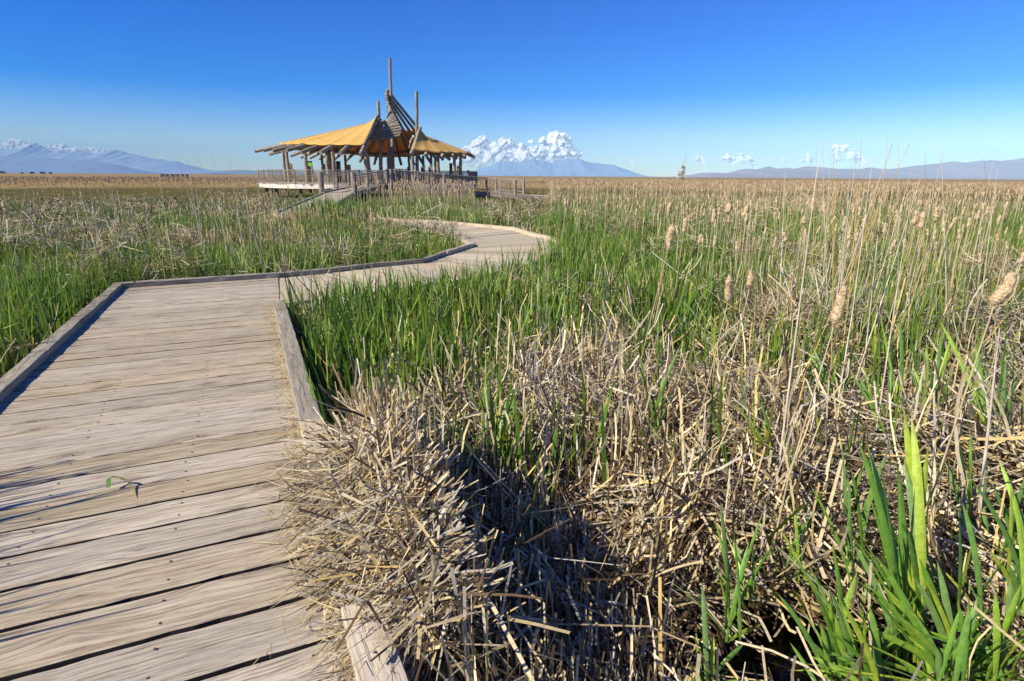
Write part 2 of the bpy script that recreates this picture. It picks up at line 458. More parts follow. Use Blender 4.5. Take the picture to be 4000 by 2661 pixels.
# the curving walk: inner and outer edges, level
inner = [W(1089, 1088), W(1259, 1070), W(1469, 1045), W(1656, 1028), W(1733, 998), W(1846, 963), W(1764, 922), W(1612, 901), W(1540, 889)]
outer = [W(1091, 1189), W(1154, 1180), W(1452, 1142), W(1717, 1104), W(1982, 1064), W(2097, 1020), W(2182, 960), W(2158, 938), W(2075, 920), W(2009, 899), W(1860, 884), W(1711, 871), W(1568, 865)]
sect = [(inner[0], outer[0]), (inner[1], outer[2]), (inner[2], outer[3]), (inner[3], W(1850, 1086)), (inner[4], outer[5]),
        (inner[5], outer[7]), (inner[6], outer[9]), (inner[7], outer[10]), (inner[8], outer[12] + Vector((.6, -.25, 0))),
        (Vector((-7.6, 20.3, 0)), Vector((-6.5, 22.0, 0))), (Vector((-9.6, 23.2, 0)), Vector((-7.9, 24.4, 0))),
        (Vector((-10.3, 26.0, 0)), Vector((-8.45, 26.4, 0)))]
mb = MB()
for (ia, oa), (ib, ob) in zip(sect[:-1], sect[1:]):
    L = ((ib - ia).length + (ob - oa).length) / 2
    n = max(1, round(L / 0.19))
    for j in range(n):
        t0, t1 = j / n, (j + 1) / n
        plank_quad(mb, ia.lerp(ib, t0), oa.lerp(ob, t0), ia.lerp(ib, t1), oa.lerp(ob, t1), nl=8, jit=.0015)
        if ia.y < 12:
            for q in (.12, .5, .88):
                for u in (.3, .7):
                    p = ia.lerp(ib, t0 + u * (t1 - t0)).lerp(oa.lerp(ob, t0 + u * (t1 - t0)), q)
                    nail(mb, p.x, p.y, r=.007)
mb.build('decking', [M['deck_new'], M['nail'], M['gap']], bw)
KN, KO = M['kerb_new'], M['kerb']
kL = [CL - VP2 * 0.0 + VP1 * (KW / 2) - VP2 * .09, CR + Vector((-.02, .06, 0)), inner[1], inner[2], inner[3], inner[4]]
kL = [CL + VP1 * (KW / 2) - VP2 * .1, W(1088, 1083), inner[1] + Vector((-.03, .04, 0)), inner[2] + Vector((-.03, .04, 0)), inner[3] + Vector((-.02, .05, 0)), inner[4]]
for a, b in zip(kL[:-1], kL[1:]):
    kerb('kerb', a, b, .12, .075, KO, bw, over=0.01)
kI = [inner[5], inner[6], inner[7], inner[8], sect[9][0], sect[10][0], sect[11][0]]
kerb('kerb', inner[4] + Vector((.02, .05, 0)), inner[5], .12, .08, KN, bw)
for a, b in zip(kI[:-1], kI[1:]):
    kerb('kerb', a, b, .13, .08, KN, bw, over=.01)
kO = [outer[5], outer[6], outer[7], outer[8], outer[9], outer[10], outer[11], outer[12], sect[9][1], sect[10][1], sect[11][1]]
for a, b in zip(kO[:-1], kO[1:]):
    kerb('kerb', a, b, .13, .08, KN, bw, over=.01)
# joists under the edges and the posts that carry them
def joist(a, b, drop=.24, inset=0.03, z=-.04, th=.04, mat='beam', par=None):
    a, b = Vector((a[0], a[1], 0)), Vector((b[0], b[1], 0))
    d = (b - a); L = d.length; d.normalize(); s_ = Vector((d.y, -d.x, 0))
    mb = MB(); mb.box((a + b) / 2 + s_ * inset + Vector((0, 0, z - drop / 2)), d * L / 2, s_ * th / 2, Vector((0, 0, drop / 2)))
    mb.build('joist', M[mat], par or bw)
for a, b in zip(outer[:-1], outer[1:]): joist(a, b, mat='beam', inset=-.04)
for a, b in zip(inner[:-1], inner[1:]): joist(a, b, mat='kerb_new', inset=.05)
joist(cL - VP1 * 8 , cL + VP1 * .05, inset=.03)
joist(CL - VP2 * .05, W(1088, 1088), inset=.05)
joist(cR - VP1 * 8, cR - VP1 * d0, inset=-.0, mat='beam')
posts = [inner[5] + Vector((-.02, .06, 0)), inner[6] + Vector((.05, .0, 0)), outer[2], outer[4], outer[6], inner[3], W(700, 1100), CL - VP1 * 3, cR - VP1 * (d0 + .1), cR - VP1 * 3.4, cR - VP1 * 5.6, outer[0] + Vector((.2, .2, 0)), outer[3]]
for p in posts:
    mb = MB(); mb.box((p[0], p[1], -.40), (0, 0, .355), (.065, 0, 0), (0, .065, 0)); mb.build('post', M['kerb_new'], bw)

# ramp up to the pavilion
DZ = 0.85
r0a, r0b = sect[11]
r1a, r1b = Vector((-11.75, 37.0, .48)), Vector((-9.95, 37.0, .48))
r2a, r2b = Vector((-11.2, 43.6, DZ - .02)), Vector((-9.4, 43.6, DZ - .02))
ramp = empty('ramp', (-10.6, 37, 0))
ramp['label'] = 'sloping wooden ramp with log posts and handrails leading up to the pavilion'; ramp['category'] = 'ramp'
ramp_inv = Matrix.Translation((10.6, -37, 0))
def put(o, root):                                     # child meshes keep their world place
    o.parent = root; o.matrix_parent_inverse = root.matrix_world.inverted() if False else Matrix.Translation(-root.location)
    return o
mb = MB()
for (a0, b0, a1, b1) in ((Vector(r0a), Vector(r0b), r1a, r1b), (r1a, r1b, r2a, r2b)):
    n = int((a1 - a0).length / .2)
    for j in range(n):
        p, q, r_, s_ = a0.lerp(a1, j/n), b0.lerp(b1, j/n), b0.lerp(b1, (j+.95)/n), a0.lerp(a1, (j+.95)/n)
        c = (random.random(),) * 3; u = random.uniform(0, 40)
        mb.poly([p, q, r_, s_], [(u, u), (u+2, u), (u+2, u+.2), (u, u+.2)], (random.random(), random.random(), random.random()))
        dn = Vector((0, 0, -.05))
        mb.poly([p + dn, q + dn, q, p], [(u, u), (u+2, u), (u+2, u+.05), (u, u+.05)], c)
        mb.poly([s_ + dn, r_ + dn, q + dn, p + dn], None, c)
put(mb.build('decking', M['deck']), ramp)
for (p, q) in ((r0a, r1a), (r0b, r1b), (r1a, r2a), (r1b, r2b)):
    mb = MB(); p = Vector(p); q = Vector(q); d = q - p
    mb.box((p + q) / 2 + Vector((0, 0, -.06)), d / 2, (.05, 0, 0), (0, 0, .13))
    put(mb.build('side_beam', M['kerb']), ramp)
def log_post(p, top, r=.1, bottom=-.65, root=None, name='post', mat='log'):
    mb = MB(); mb.tube((p[0], p[1], bottom), (p[0] + random.gauss(0, .01), p[1], top), r * 1.05, r * .95, n=12, seg=5, wob=.006)
    return put(mb.build(name, M[mat]), root)
for p, t in ((r1a + Vector((-.12, -.5, 0)), 1.69), (r1b + Vector((.12, -.5, 0)), 1.69), ):
    log_post(p, t, .17, root=ramp)
for s_, (a, b) in ((-1, (r1a, r2a)), (1, (r1b, r2b))):
    for t in (.33, .66, 1.0):
        p = a.lerp(b, t) + Vector((.12 * s_, 0, 0)); log_post(p, p.z + 1.08, .085, root=ramp)
    for hh, rr in ((1.02, .05), (.15, .03), (.85, .022)):
        mb = MB(); mb.tube(a + Vector((.1*s_, -.5, hh)), b + Vector((.1*s_, 0, hh)), rr, n=8, wob=.004, seg=6); put(mb.build('handrail', M['kerb_new']), ramp)
    mb = MB()
    for t in np.arange(.06, 1, .055):
        p = a.lerp(b, t) + Vector((.1 * s_, 0, 0)); mb.tube(p + Vector((0, 0, .15)), p + Vector((0, 0, 1.0)), .014, n=5, seg=1)
    put(mb.build('balusters', M['log']), ramp)

# low walk leaving the pavilion to the right, with log rails
w2 = [Vector((-8.9, 43.2, DZ)), Vector((-5.2, 44.6, .55)), P(1900, 745, 47.0), P(2012, 752, 46.0), P(2160, 756, 45.0), P(2700, 765, 44)]
for p, z in zip(w2[2:], (.3, .12, .0, -.05)): p.z = z
ramp2 = empty('side_ramp', w2[1]); ramp2['label'] = 'long low side ramp with log rails running right from the pavilion front'; ramp2['category'] = 'ramp'
mb = MB()
for a, b in zip(w2[:-1], w2[1:]):
    d = b - a; h_ = Vector((d.x, d.y, 0)).normalized(); s_ = Vector((-h_.y, h_.x, 0))
    mb.box((a + b) / 2 + s_ * .9 - Vector((0, 0, .03)), d / 2, s_ * .9, Vector((0, 0, .028)))
put(mb.build('decking', M['deck']), ramp2)
mb = MB()
for a, b in zip(w2[:-1], w2[1:]):
    d = b - a; h_ = Vector((d.x, d.y, 0)).normalized(); s_ = Vector((-h_.y, h_.x, 0))
    mb.box((a + b) / 2 - Vector((0, 0, .16)), d / 2, s_ * .04, Vector((0, 0, .16)))
put(mb.build('side_beam', M['beam']), ramp2)
rails2 = w2[:4]
for off in (0.0, 1.8):
    for a, b in zip(rails2[:-1], rails2[1:]):
        d = b - a; h_ = Vector((d.x, d.y, 0)).normalized(); s_ = Vector((-h_.y, h_.x, 0)) * off
        for hh, rr in ((1.05, .05), (.9, .025), (.18, .03)):
            mb = MB(); mb.tube(a + s_ + Vector((0, 0, hh)), b + s_ + Vector((0, 0, hh)), rr, n=8, seg=5, wob=.004); put(mb.build('handrail', M['log']), ramp2)
        L = d.length; n = max(2, round(L / 1.9))
        for j in range(n + 1):
            p = a.lerp(b, j / n) + s_
            log_post(p, p.z + 1.12, .11 if j in (0, n) else .06, root=ramp2)
        mb = MB()
        for t in np.arange(.03, 1, .16 / L):
            p = a.lerp(b, t) + s_; mb.tube(p + Vector((0, 0, .18)), p + Vector((0, 0, .9)), .008, n=4, seg=1)
        put(mb.build('balusters', M['log']), ramp2)

# ------------------------------------------------------------------ pavilion
PC = Vector((-12.5, 52.6, 0)); PR = 9.3
pav = empty('pavilion', PC)
pav['label'] = 'round log pavilion with yellow fabric roofs, spiral of stacked logs and three tall poles'; pav['category'] = 'pavilion'
def Q(x, y, v): return P(960 + x * .46671, 200 + y * .46671, PC.y + v)
def pp(mb, name, mat, **k): return put(mb.build(name, mat, **k), pav)
# deck
N = 18
def rim(th, r): return Vector((PC.x - math.sin(th) * r, PC.y - math.cos(th) * r, 0))
ang = [R(20 * k + 4) for k in range(N)]
mb = MB()
y = -PR
while y < PR:
    y2 = min(PR, y + .19); r_ = math.sqrt(max(0, PR**2 - max(abs(y), abs(y2))**2)) * .99
    if r_ > .3: mb.box((PC.x, PC.y + (y + y2) / 2, DZ - .03), (r_, 0, 0), (0, (y2 - y) / 2 - .004, 0), (0, 0, .028))
    y += .19
pp(mb, 'deck', M['deck'])
for k in range(N):
    a, b = rim(ang[k], PR), rim(ang[(k + 1) % N], PR); d = b - a; nrm = Vector((d.y, -d.x, 0)).normalized()
    mb = MB(); mb.box((a + b) / 2 + Vector((0, 0, DZ - .17)), d / 2 * .998, nrm * .03, Vector((0, 0, .16)))
    pp(mb, 'fascia', M['fascia'])
    mb = MB(); mb.box((a.x, a.y, .05) if False else (a + (PC - a).normalized() * .5) + Vector((0, 0, .02)), (0, 0, .66), (.1, 0, 0), (0, .1, 0))
    pp(mb, 'support_post', M['beam'])
mb = MB()
for v in np.arange(-8, 8.1, 1.6):
    r_ = math.sqrt(PR**2 - v**2) * .96
    mb.box((PC.x, PC.y + v, DZ - .25), (r_, 0, 0), (0, .06, 0), (0, 0, .16))
pp(mb, 'floor_joists', M['beam'])
# railing round the edge
def gap(p): return p.y < PC.y - 7.5 and -11.4 < p.x < -8.0
for k in range(N):
    a, b = rim(ang[k], PR - .02), rim(ang[(k + 1) % N], PR - .02)
    mid = (a + b) / 2
    th = math.degrees(math.atan2(PC.x - mid.x, PC.y - mid.y)) % 360     # 0 front, 90 left
    segs = [(a, b)]
    if gap(mid): continue
    d = b - a
    slatted = 40 < th < 150
    mb = MB()
    mb.box(mid + Vector((0, 0, DZ + 1.02)), d / 2, Vector((d.y, -d.x, 0)).normalized() * .06, Vector((0, 0, .022)))
    mb.box(mid + Vector((0, 0, DZ + .10)), d / 2, Vector((d.y, -d.x, 0)).normalized() * .03, Vector((0, 0, .03)))
    if slatted or th <= 40:
        for zz in np.linspace(.2, .92, 8): mb.tube(a + Vector((0, 0, DZ + zz)), b + Vector((0, 0, DZ + zz)), .014, n=5, seg=1)
        mb.box(mid + Vector((0, 0, DZ + .55)), (0, 0, .47), (.035, 0, 0), (0, .035, 0))
    else:
        nb = 16
        for j in range(1, nb):
            p = a.lerp(b, j / nb); mb.box(p + Vector((0, 0, DZ + .55)), (0, 0, .45), (.022, 0, 0), (0, .022, 0))
    pp(mb, 'railing', M['kerb'] if slatted else M['log'])
    mb = MB(); mb.box(a + Vector((0, 0, DZ + .45)), (0, 0, .6), (.05, 0, 0), (0, .05, 0)); pp(mb, 'railing_post', M['kerb'] if slatted else M['log'])

# columns: (x, top y, v, radius)
cols = [(312, 845, 1.0, .15), (340, 842, -1.2, .155), (495, 855, -5.2, .16), (635, 872, 6.0, .14), (676, 850, -6.2, .15),
        (702, 850, 5.6, .14), (728, 830, -7.0, .17), (830, 872, 6.8, .14), (1003, 845, -7.6, .20), (1022, 872, -6.9, .15), (1365, 880, 6.6, .14),
        (1394, 872, -6.6, .15), (1485, 880, 5.2, .14), (1550, 875, 4.4, .14), (1607, 870, -5.0, .15), (1745, 872, -1.6, .15), (1797, 880, 1.2, .15), (1585, 890, 6.0, .13)]
for x, yt, v, r_ in cols:
    t = Q(x, yt, v)
    mb = MB(); mb.tube((t.x, t.y, DZ), (t.x, t.y, t.z + .05), r_ * .90, r_ * .84, n=14, seg=6, wob=.012)
    c = pp(mb, 'column', M['log'])
# buttress on the thick front column
t = Q(1022, 960, -7.3)
mb = MB(); mb.tube((t.x + .35, t.y, DZ), (t.x, t.y, t.z), .2, .14, n=10, seg=3, wob=.01); pp(mb, 'buttress', M['log'])
# three poles and the dark middle post
def pole(x0, y0, x1, y1, v, ra, rb, name='pole', lean=0, n=14):
    a = Q(x0, y0, v); a = Vector((a.x, a.y, DZ)); b = Q(x1, y1, v)
    mb = MB(); mb.tube(a, b, ra, rb, n=n, seg=9, wob=.012); pp(mb, name, M['log'])
pole(1136, 1090, 1108, 418, -2.6, .17, .12)
pole(1236, 1090, 1206, 58, -.4, .16, .12)
pole(1435, 1090, 1430, 336, -1.6, .155, .13)
pole(1197, 1090, 1200, 640, 1.6, .16, .15, 'post')
pole(1215, 1090, 1216, 640, 2.6, .10, .10, 'post')

# rafters: tip -> head
RT = [((960, 868, -9.6), (1106, 538, -2.8)), ((790, 858, -9.4), (1092, 572, -2.9)), ((625, 850, -8.8), (1080, 592, -2.8)),
      ((465, 848, -7.9), (1070, 606, -2.5)), ((345, 830, -6.8), (1062, 614, -2.2)), ((225, 835, -5.4), (1058, 618, -2.0)),
      ((150, 830, -3.5), (1055, 620, -1.6)), ((80, 838, -.5), (1052, 622, -1.0)),
      ((200, 862, 3.0), (1060, 630, -.4)),
      ((380, 875, 5.5), (1080, 610, .5)), ((465, 887, 6.9), (1100, 600, 1.0)), ((540, 892, 7.8), (1125, 600, 1.2)),
      ((620, 900, 8.5), (1150, 590, 1.3)), ((735, 908, 9.0), (1165, 585, 1.4)), ((840, 915, 9.4), (1185, 585, 1.4)),
      ((955, 922, 9.7), (1198, 590, 1.4)), ((1075, 942, 9.9), (1208, 560, 1.3)), ((1190, 944, 10.0), (1212, 540, 1.2)),
      ((1300, 947, 9.9), (1190, 500, 1.0)), ((1410, 948, 9.6), (1186, 452, .8)), ((1482, 940, 9.0), (1182, 415, .6)),
      ((1548, 932, 8.2), (1176, 375, .5)), ((1606, 920, 7.4), (1172, 345, .3)), ((1650, 908, 6.4), (1182, 322, .2))]
RR = [((1705, 905, 5.3), (1478, 712, .2)), ((1765, 897, 3.8), (1482, 716, -.2)), ((1840, 892, 2.0), (1486, 720, -.5)), ((1920, 886, -.4), (1488, 722, -.8)),
      ((1838, 884, -3.0), (1486, 722, -1.2)), ((1742, 882, -5.0), (1480, 716, -1.6)), ((1656, 883, -6.8), (1472, 706, -1.9)),
      ((1512, 874, -8.0), (1466, 690, -2.2)), ((1385, 866, -8.8), (1464, 640, -2.4))]
def rafters(lst):
    out = []
    for i, (a, b) in enumerate(lst):
        A, B = Q(*a), Q(*b); out.append((A, B))
        mb = MB(); mb.tube(A, B, .15, .11, n=12, seg=6, wob=.008); pp(mb, 'rafter', M['log'])
    return out
L1 = rafters(RT); L2 = rafters(RR)
m, nt, out_ = nmat('yellow shade cloth'); T = NT(nt)
uvn = T.n('UVMap', uv_map="UVMap").outputs[0]
st = T.ramp(T.noise(T.mapv(uvn, (0.3, 5.0, 1)), 1.0, 2, .5), [(.3, (.66, .42, .12)), (.7, (.80, .54, .18))])
d = T.n('BsdfDiffuse'); t_ = T.n('BsdfTranslucent'); mx = T.n('MixShader'); mx.inputs[0].default_value = .30
T.l(st, d.inputs[0]); t_.inputs[0].default_value = (.80, .42, .07, 1)
wv = T.n('TexWave', wave_type='BANDS', bands_direction='Y'); wv.inputs['Scale'].default_value = 1.1; wv.inputs['Distortion'].default_value = 1.0
T.l(uvn, wv.inputs['Vector'])
bp = T.n('Bump'); bp.inputs['Strength'].default_value = .35; bp.inputs['Distance'].default_value = .03; T.l(wv.outputs['Fac'], bp.inputs['Height'])
T.l(bp.outputs[0], d.inputs['Normal'])
T.l(d.outputs[0], mx.inputs[1]); T.l(t_.outputs[0], mx.inputs[2]); T.l(mx.outputs[0], out_.inputs[0])
M['cloth'] = m
def cloth(lst, e0, e1, lift=.15):
    """fabric laid over neighbouring rafters, from eave fraction to head fraction"""
    mb = MB(); K, J = 10, 6
    for i in range(len(lst) - 1):
        (A0, B0), (A1, B1) = lst[i], lst[i + 1]
        def pt(s_, t):
            f = e0[i] + (e0[i+1] - e0[i]) * s_; g = e1[i] + (e1[i+1] - e1[i]) * s_
            u = f + (g - f) * t
            q = A0.lerp(B0, u).lerp(A1.lerp(B1, u), s_); wd = (A0.lerp(B0, u) - A1.lerp(B1, u)).length
            return q + Vector((0, 0, lift - .05 * wd * 4 * s_ * (1 - s_) - .03 * math.sin(math.pi * t) )), u * (B0 - A0).length
        for k in range(K):
            for j in range(J):
                q = [pt(j/J, k/K), pt((j+1)/J, k/K), pt((j+1)/J, (k+1)/K), pt(j/J, (k+1)/K)]
                mb.poly([x[0] for x in q], [(i + jj / J, x[1]) for x, jj in zip(q, (j, j+1, j+1, j))])
    o = pp(mb, 'fabric_roof', M['cloth'], smooth=True, weld=True)
    sm = o.modifiers.new('thick', 'SOLIDIFY'); sm.thickness = .02
    return o
n1 = len(L1)
e0 = [.17] * 8 + [.15] + [.12] * (n1 - 9); e0[7] = .21; e0[6] = .18
e1 = [.93] * 8 + [.93] * (n1 - 8)
for i in range(17, n1): e1[i] = [.80, .72, .62, .54, .50, .48, .48][i - 17]
cloth(L1, e0, e1, .22)
cloth(L2, [.07] * 7 + [.08, .06], [.97] * 8 + [.90], .21)
# lacing cords over some rafters
M['cord'] = plain('pale lacing cord', (.62, .48, .25), .8)
def lacing(A, B, f0, f1):
    mb = MB(); L = (B - A).length; n = int(L * (f1 - f0) / .16); sd = (B - A).cross(Vector((0, 0, 1))).normalized(); pr = None
    for j in range(n + 1):
        u = f0 + (f1 - f0) * j / n
        p = A.lerp(B, u) + Vector((0, 0, .25 - .03 * math.sin(math.pi * j / n))) + sd * (.08 if j % 2 else -.08)
        if pr: mb.tube(pr, p, .013, n=4, seg=1, cap=False)
        pr = p
    pp(mb, 'lacing', M['cord'])
for i in (0, 2, 4, 6, 7): lacing(*L1[i], e0[i], .93)
for i in (3, 4, 6, 8): lacing(*L2[i], .08, .96)
# eave beams under the rafters
def ring_beam(lst, u, r_=.12, drop=.25):
    for (A0, B0), (A1, B1) in zip(lst[:-1], lst[1:]):
        mb = MB(); a, b = A0.lerp(B0, u) - Vector((0, 0, drop)), A1.lerp(B1, u) - Vector((0, 0, drop))
        mb.tube(a, b, r_, n=9, seg=2, wob=.005); pp(mb, 'eave_beam', M['beam'])
ring_beam(L1, .30); ring_beam(L2, .25)
ring_beam(L1[1:18], .62, .07, .16)
# the spiral of stacked logs
SP = [((1036, 748), (1292, 706)), ((1040, 724), (1298, 684)), ((1048, 702), (1298, 660)), ((1058, 680), (1292, 638)), ((1068, 660), (1284, 614)),
      ((1128, 650), (1276, 594)), ((1148, 634), (1264, 574)), ((1158, 618), (1254, 556)), ((1166, 604), (1244, 538)), ((1174, 592), (1234, 522)),
      ((1182, 580), (1226, 505)), ((1188, 566), (1218, 490)), ((1193, 552), (1212, 474)), ((1196, 538), (1206, 458))]
for i, (a, b) in enumerate(SP):
    va, vb = -3.2 + i * .13, -2.6 + i * .12
    A, B = Q(a[0], a[1], va - .4), Q(b[0], b[1], vb - .6)
    mb = MB(); mb.tube(A, B, .125 - i * .002, .12 - i * .002, n=12, seg=3, wob=.006); pp(mb, 'stacked_log', M['log'])
for i, (x, y_) in enumerate([(1205, 480), (1192, 452), (1190, 428), (1184, 404), (1180, 380), (1176, 358)]):
    A = Q(x - 4, y_, -.9); B = Q(x + 42, y_ + 38, .5)
    mb = MB(); mb.tube(A, B, .12, .11, n=12, seg=2); pp(mb, 'stacked_log', M['log'])
for (a, b) in (((1400, 714), (1440, 726)), ((1386, 736), (1440, 746)), ((1376, 757), (1436, 768)), ((1368, 778), (1432, 792)), ((1366, 800), (1428, 812))):
    mb = MB(); mb.tube(Q(a[0], a[1], -2.9), Q(b[0], b[1], -2.4), .13, .12, n=12, seg=2); pp(mb, 'stacked_log', M['log'])
for (a, b) in (((1130, 592), (1150, 640)), ((1120, 612), (1146, 660))):
    mb = MB(); mb.tube(Q(a[0], a[1], -1.8), Q(b[0], b[1], -1.6), .12, n=10, seg=1); pp(mb, 'stacked_log', M['log'])
# infill slats under the left gable
mb = MB()
for j in range(9):
    y_ = 560 + j * 20
    mb.tube(Q(1098 - j * 6, y_ + 20, -3.0), Q(1132 + j, y_ + 14, -2.3), .085, n=8, seg=1)
pp(mb, 'gable_logs', M['beam'])

# information panels and bins standing on the deck
M['panel_dark'] = plain('dark green panel', (.03, .035, .03), .6)
M['panel_wood'] = wood('slatted board', (.42, .31, .18), (.22, .15, .08), (.36, .28, .18), gscale=.2)
M['screen'] = plain('bright green leaf picture', (.16, .52, .06), .5, var=.35, scale=3)
def board(x0, x1, yt, v, mat, label, slant=0.0, yb=None, pic=False, depth=.12):
    a, b = Q(x0, yt, v), Q(x1, yt, v)
    o = empty('information_panel', ((a.x + b.x) / 2, a.y, DZ)); o['label'] = label; o['category'] = 'panel'; o['group'] = 'panels standing on the pavilion deck'
    mb = MB(); w_ = b.x - a.x; hz = a.z - DZ
    pts = [Vector((-w_/2, -depth/2, 0)), Vector((w_/2, -depth/2, 0)), Vector((w_/2, -depth/2, hz - max(0, slant))), Vector((-w_/2, -depth/2, hz + min(0, slant)))]
    bk = [p + Vector((0, depth, 0)) for p in pts]
    mb.poly(pts, [(0, 0), (0, w_), (hz, w_), (hz, 0)]); mb.poly(bk[::-1], [(0, 0), (0, w_), (hz, w_), (hz, 0)])
    for k in range(4): mb.poly([pts[k], bk[k], bk[(k+1) % 4], pts[(k+1) % 4]], [(0, 0), (0, depth), (1, depth), (1, 0)])
    mb.build('board', M[mat], o)
    for s_ in (-1, 1):
        mb = MB(); mb.box((s_ * (w_/2 - .04), -depth/2 - .035, hz * .4), (0, 0, hz * .4), (.04, 0, 0), (0, .03, 0)); mb.build('leg', M['log'], o)
    if pic:
        mb = MB(); c = Vector((w_ * .18, -depth/2 - .006, hz * .86)); mb.poly([c + Vector(q) for q in ((-.2, 0, -.16), (.12, 0, -.2), (.2, 0, .1), (-.06, 0, .14), (-.2, 0, .06))]); mb.build('picture', M['screen'], o)
board(357, 386, 930, 2.5, 'log', 'narrow slant-topped grey board behind the two leftmost columns', slant=.18)
board(511, 553, 920, -3.0, 'panel_dark', 'dark panel with a bright green leaf picture beside the second column', pic=True)
board(755, 790, 920, 1.5, 'panel_dark', 'plain dark panel left of the tan slatted board')
board(833, 876, 950, 3.0, 'panel_wood', 'tan slatted wooden board left of the ramp gate')
board(650, 664, 945, 5.0, 'log', 'slim grey board between the paired left columns')
board(1350, 1378, 958, 5.0, 'log', 'slant-topped board left of the right pole', slant=-.14)
board(1466, 1500, 958, 3.5, 'log', 'slant-topped board right of the right pole', slant=-.16)
board(1528, 1562, 948, 3.0, 'log', 'wider slant-topped board further right of the right pole', slant=-.2)
board(1575, 1598, 925, 2.0, 'panel_dark', 'tall dark panel behind the front right column')
board(1704, 1728, 938, .5, 'panel_dark', 'tall black panel left of the second column from the right end')
board(1764, 1786, 955, 2.0, 'log', 'slant-topped board between the two rightmost columns', slant=-.14)
# short log bollards along the front of the deck
for i, (x, v) in enumerate([(1182, -8.6), (1252, -8.3), (1276, -8.2), (1303, -8.1), (1333, -8.0), (1420, -7.4), (1862, 1.0), (370, -.2), (398, 1.0)]):
    p = Q(x, 1008, v)
    mb = MB(); mb.tube((0, 0, 0), (0, 0, 1.15), .13, .12, n=12, seg=3, wob=.008)
    o = mb.build('log_bollard', M['log']); o.location = (p.x, p.y, DZ)
    tag(o, ['short log post where the front railing meets the ramp top', 'log post below the main tall pole', 'second log post right of the main tall pole', 'third log post right of the main tall pole', 'fourth log post right of the main tall pole',
            'log post just left of the right pole foot', 'stout dark log post by the right end railing', 'log post beside the leftmost slatted railing', 'log post by the leftmost slant-topped board'][i], 'post', 'short log posts on the pavilion deck')

# ------------------------------------------------------------------ far things
def fpos(px, py, D): return P(px, py, D)
# timber tower on the marsh
tb = P(2668, 700, 330); tower = empty('observation_tower', (tb.x, tb.y, 0))
tower['label'] = 'small distant grey timber tower with a peaked roof on the marsh horizon'; tower['category'] = 'tower'
sc_ = 330 / 2313.0
M['tw'] = plain('bleached tower timber', (.5, .47, .43), .8); M['twd'] = plain('rusty dark tower roof', (.16, .10, .08), .8)
def tp(x, z, y=0): return Vector(((x - 2668) * sc_, y, (693 - z) * sc_ + H))
for (x, y) in ((2662, -1.2), (2662, 1.2), (2670, -1.2), (2670, 1.2)):
    mb = MB(); mb.tube(tp(x, 706, y), tp(x, 661, y), .28, .22, n=6, seg=1); mb.build('leg', M['tw'], tower)
for (x, y) in ((2648, -1.4), (2654, 1.4)):
    mb = MB(); mb.tube(tp(x, 706, y), tp(x, 672, y), .25, n=6, seg=1); mb.build('leg', M['tw'], tower)
mb = MB(); mb.box(tp(2662, 694), (18 * sc_, 0, 0), (0, 2.6, 0), (0, 0, .25)); mb.build('lower_platform', M['tw'], tower)
mb = MB(); mb.box(tp(2645, 682), (9 * sc_, 0, 0), (0, 2.0, 0), (0, 0, .2)); mb.build('side_platform', M['tw'], tower)
mb = MB(); mb.box(tp(2664, 671), (8 * sc_, 0, 0), (0, 2.0, 0), (0, 0, .2)); mb.build('upper_platform', M['tw'], tower)
mb = MB()
for z in (675, 679, 684, 688): mb.box(tp(2655, z), (5 * sc_, 0, 0), (0, 1.6, 0), (0, 0, .22))
mb.build('steps', M['tw'], tower)
mb = MB(); ap = tp(2662, 649); q = [tp(2660, 661, -2), tp(2674, 660, -2), tp(2674, 660, 2), tp(2660, 661, 2)]
for k in range(4): mb.poly([q[k], q[(k+1) % 4], ap])
mb.poly(q[::-1]); mb.build('roof', M['twd'], tower)
mb = MB(); mb.tube(tp(2662, 650), tp(2663, 638), .14, n=5, seg=1); mb.build('mast', M['tw'], tower)
mb = MB(); mb.tube(tp(2660, 693, -1.3), tp(2671, 676, -1.3), .16, n=5, seg=1); mb.tube(tp(2671, 693, 1.3), tp(2660, 676, 1.3), .16, n=5, seg=1)
mb.tube(tp(2640, 680, -1.3), tp(2650, 670, -1.3), .16, n=5, seg=1); mb.build('brace', M['tw'], tower)
# dark crates far out on the left marsh
M['hide'] = plain('dark marsh hide', (.13, .10, .10), .9)
lab = ['leftmost', 'second from left', 'third from left', 'third from right', 'second from right', 'rightmost']
for i, x in enumerate((634, 652, 673, 692, 713, 731)):
    D = 240; p = P(x, 690, D); s_ = D / 2313.0; w_ = (8 if i < 5 else 5) * s_ * .6
    mb = MB(); mb.box((0, 0, .55), (w_, 0, 0), (0, .5, 0), (0, 0, .5)); mb.box((0, .0, 1.08), (w_ * 1.15, 0, 0), (0, .6, 0), (0, 0, .06))
    o = mb.build('hide_box', M['hide']); o.location = (p.x, D, .45 - .6 + .35)
    tag(o, lab[i] + ' of the row of small dark boxes far out on the left marsh', 'box', 'dark boxes far out on the marsh')
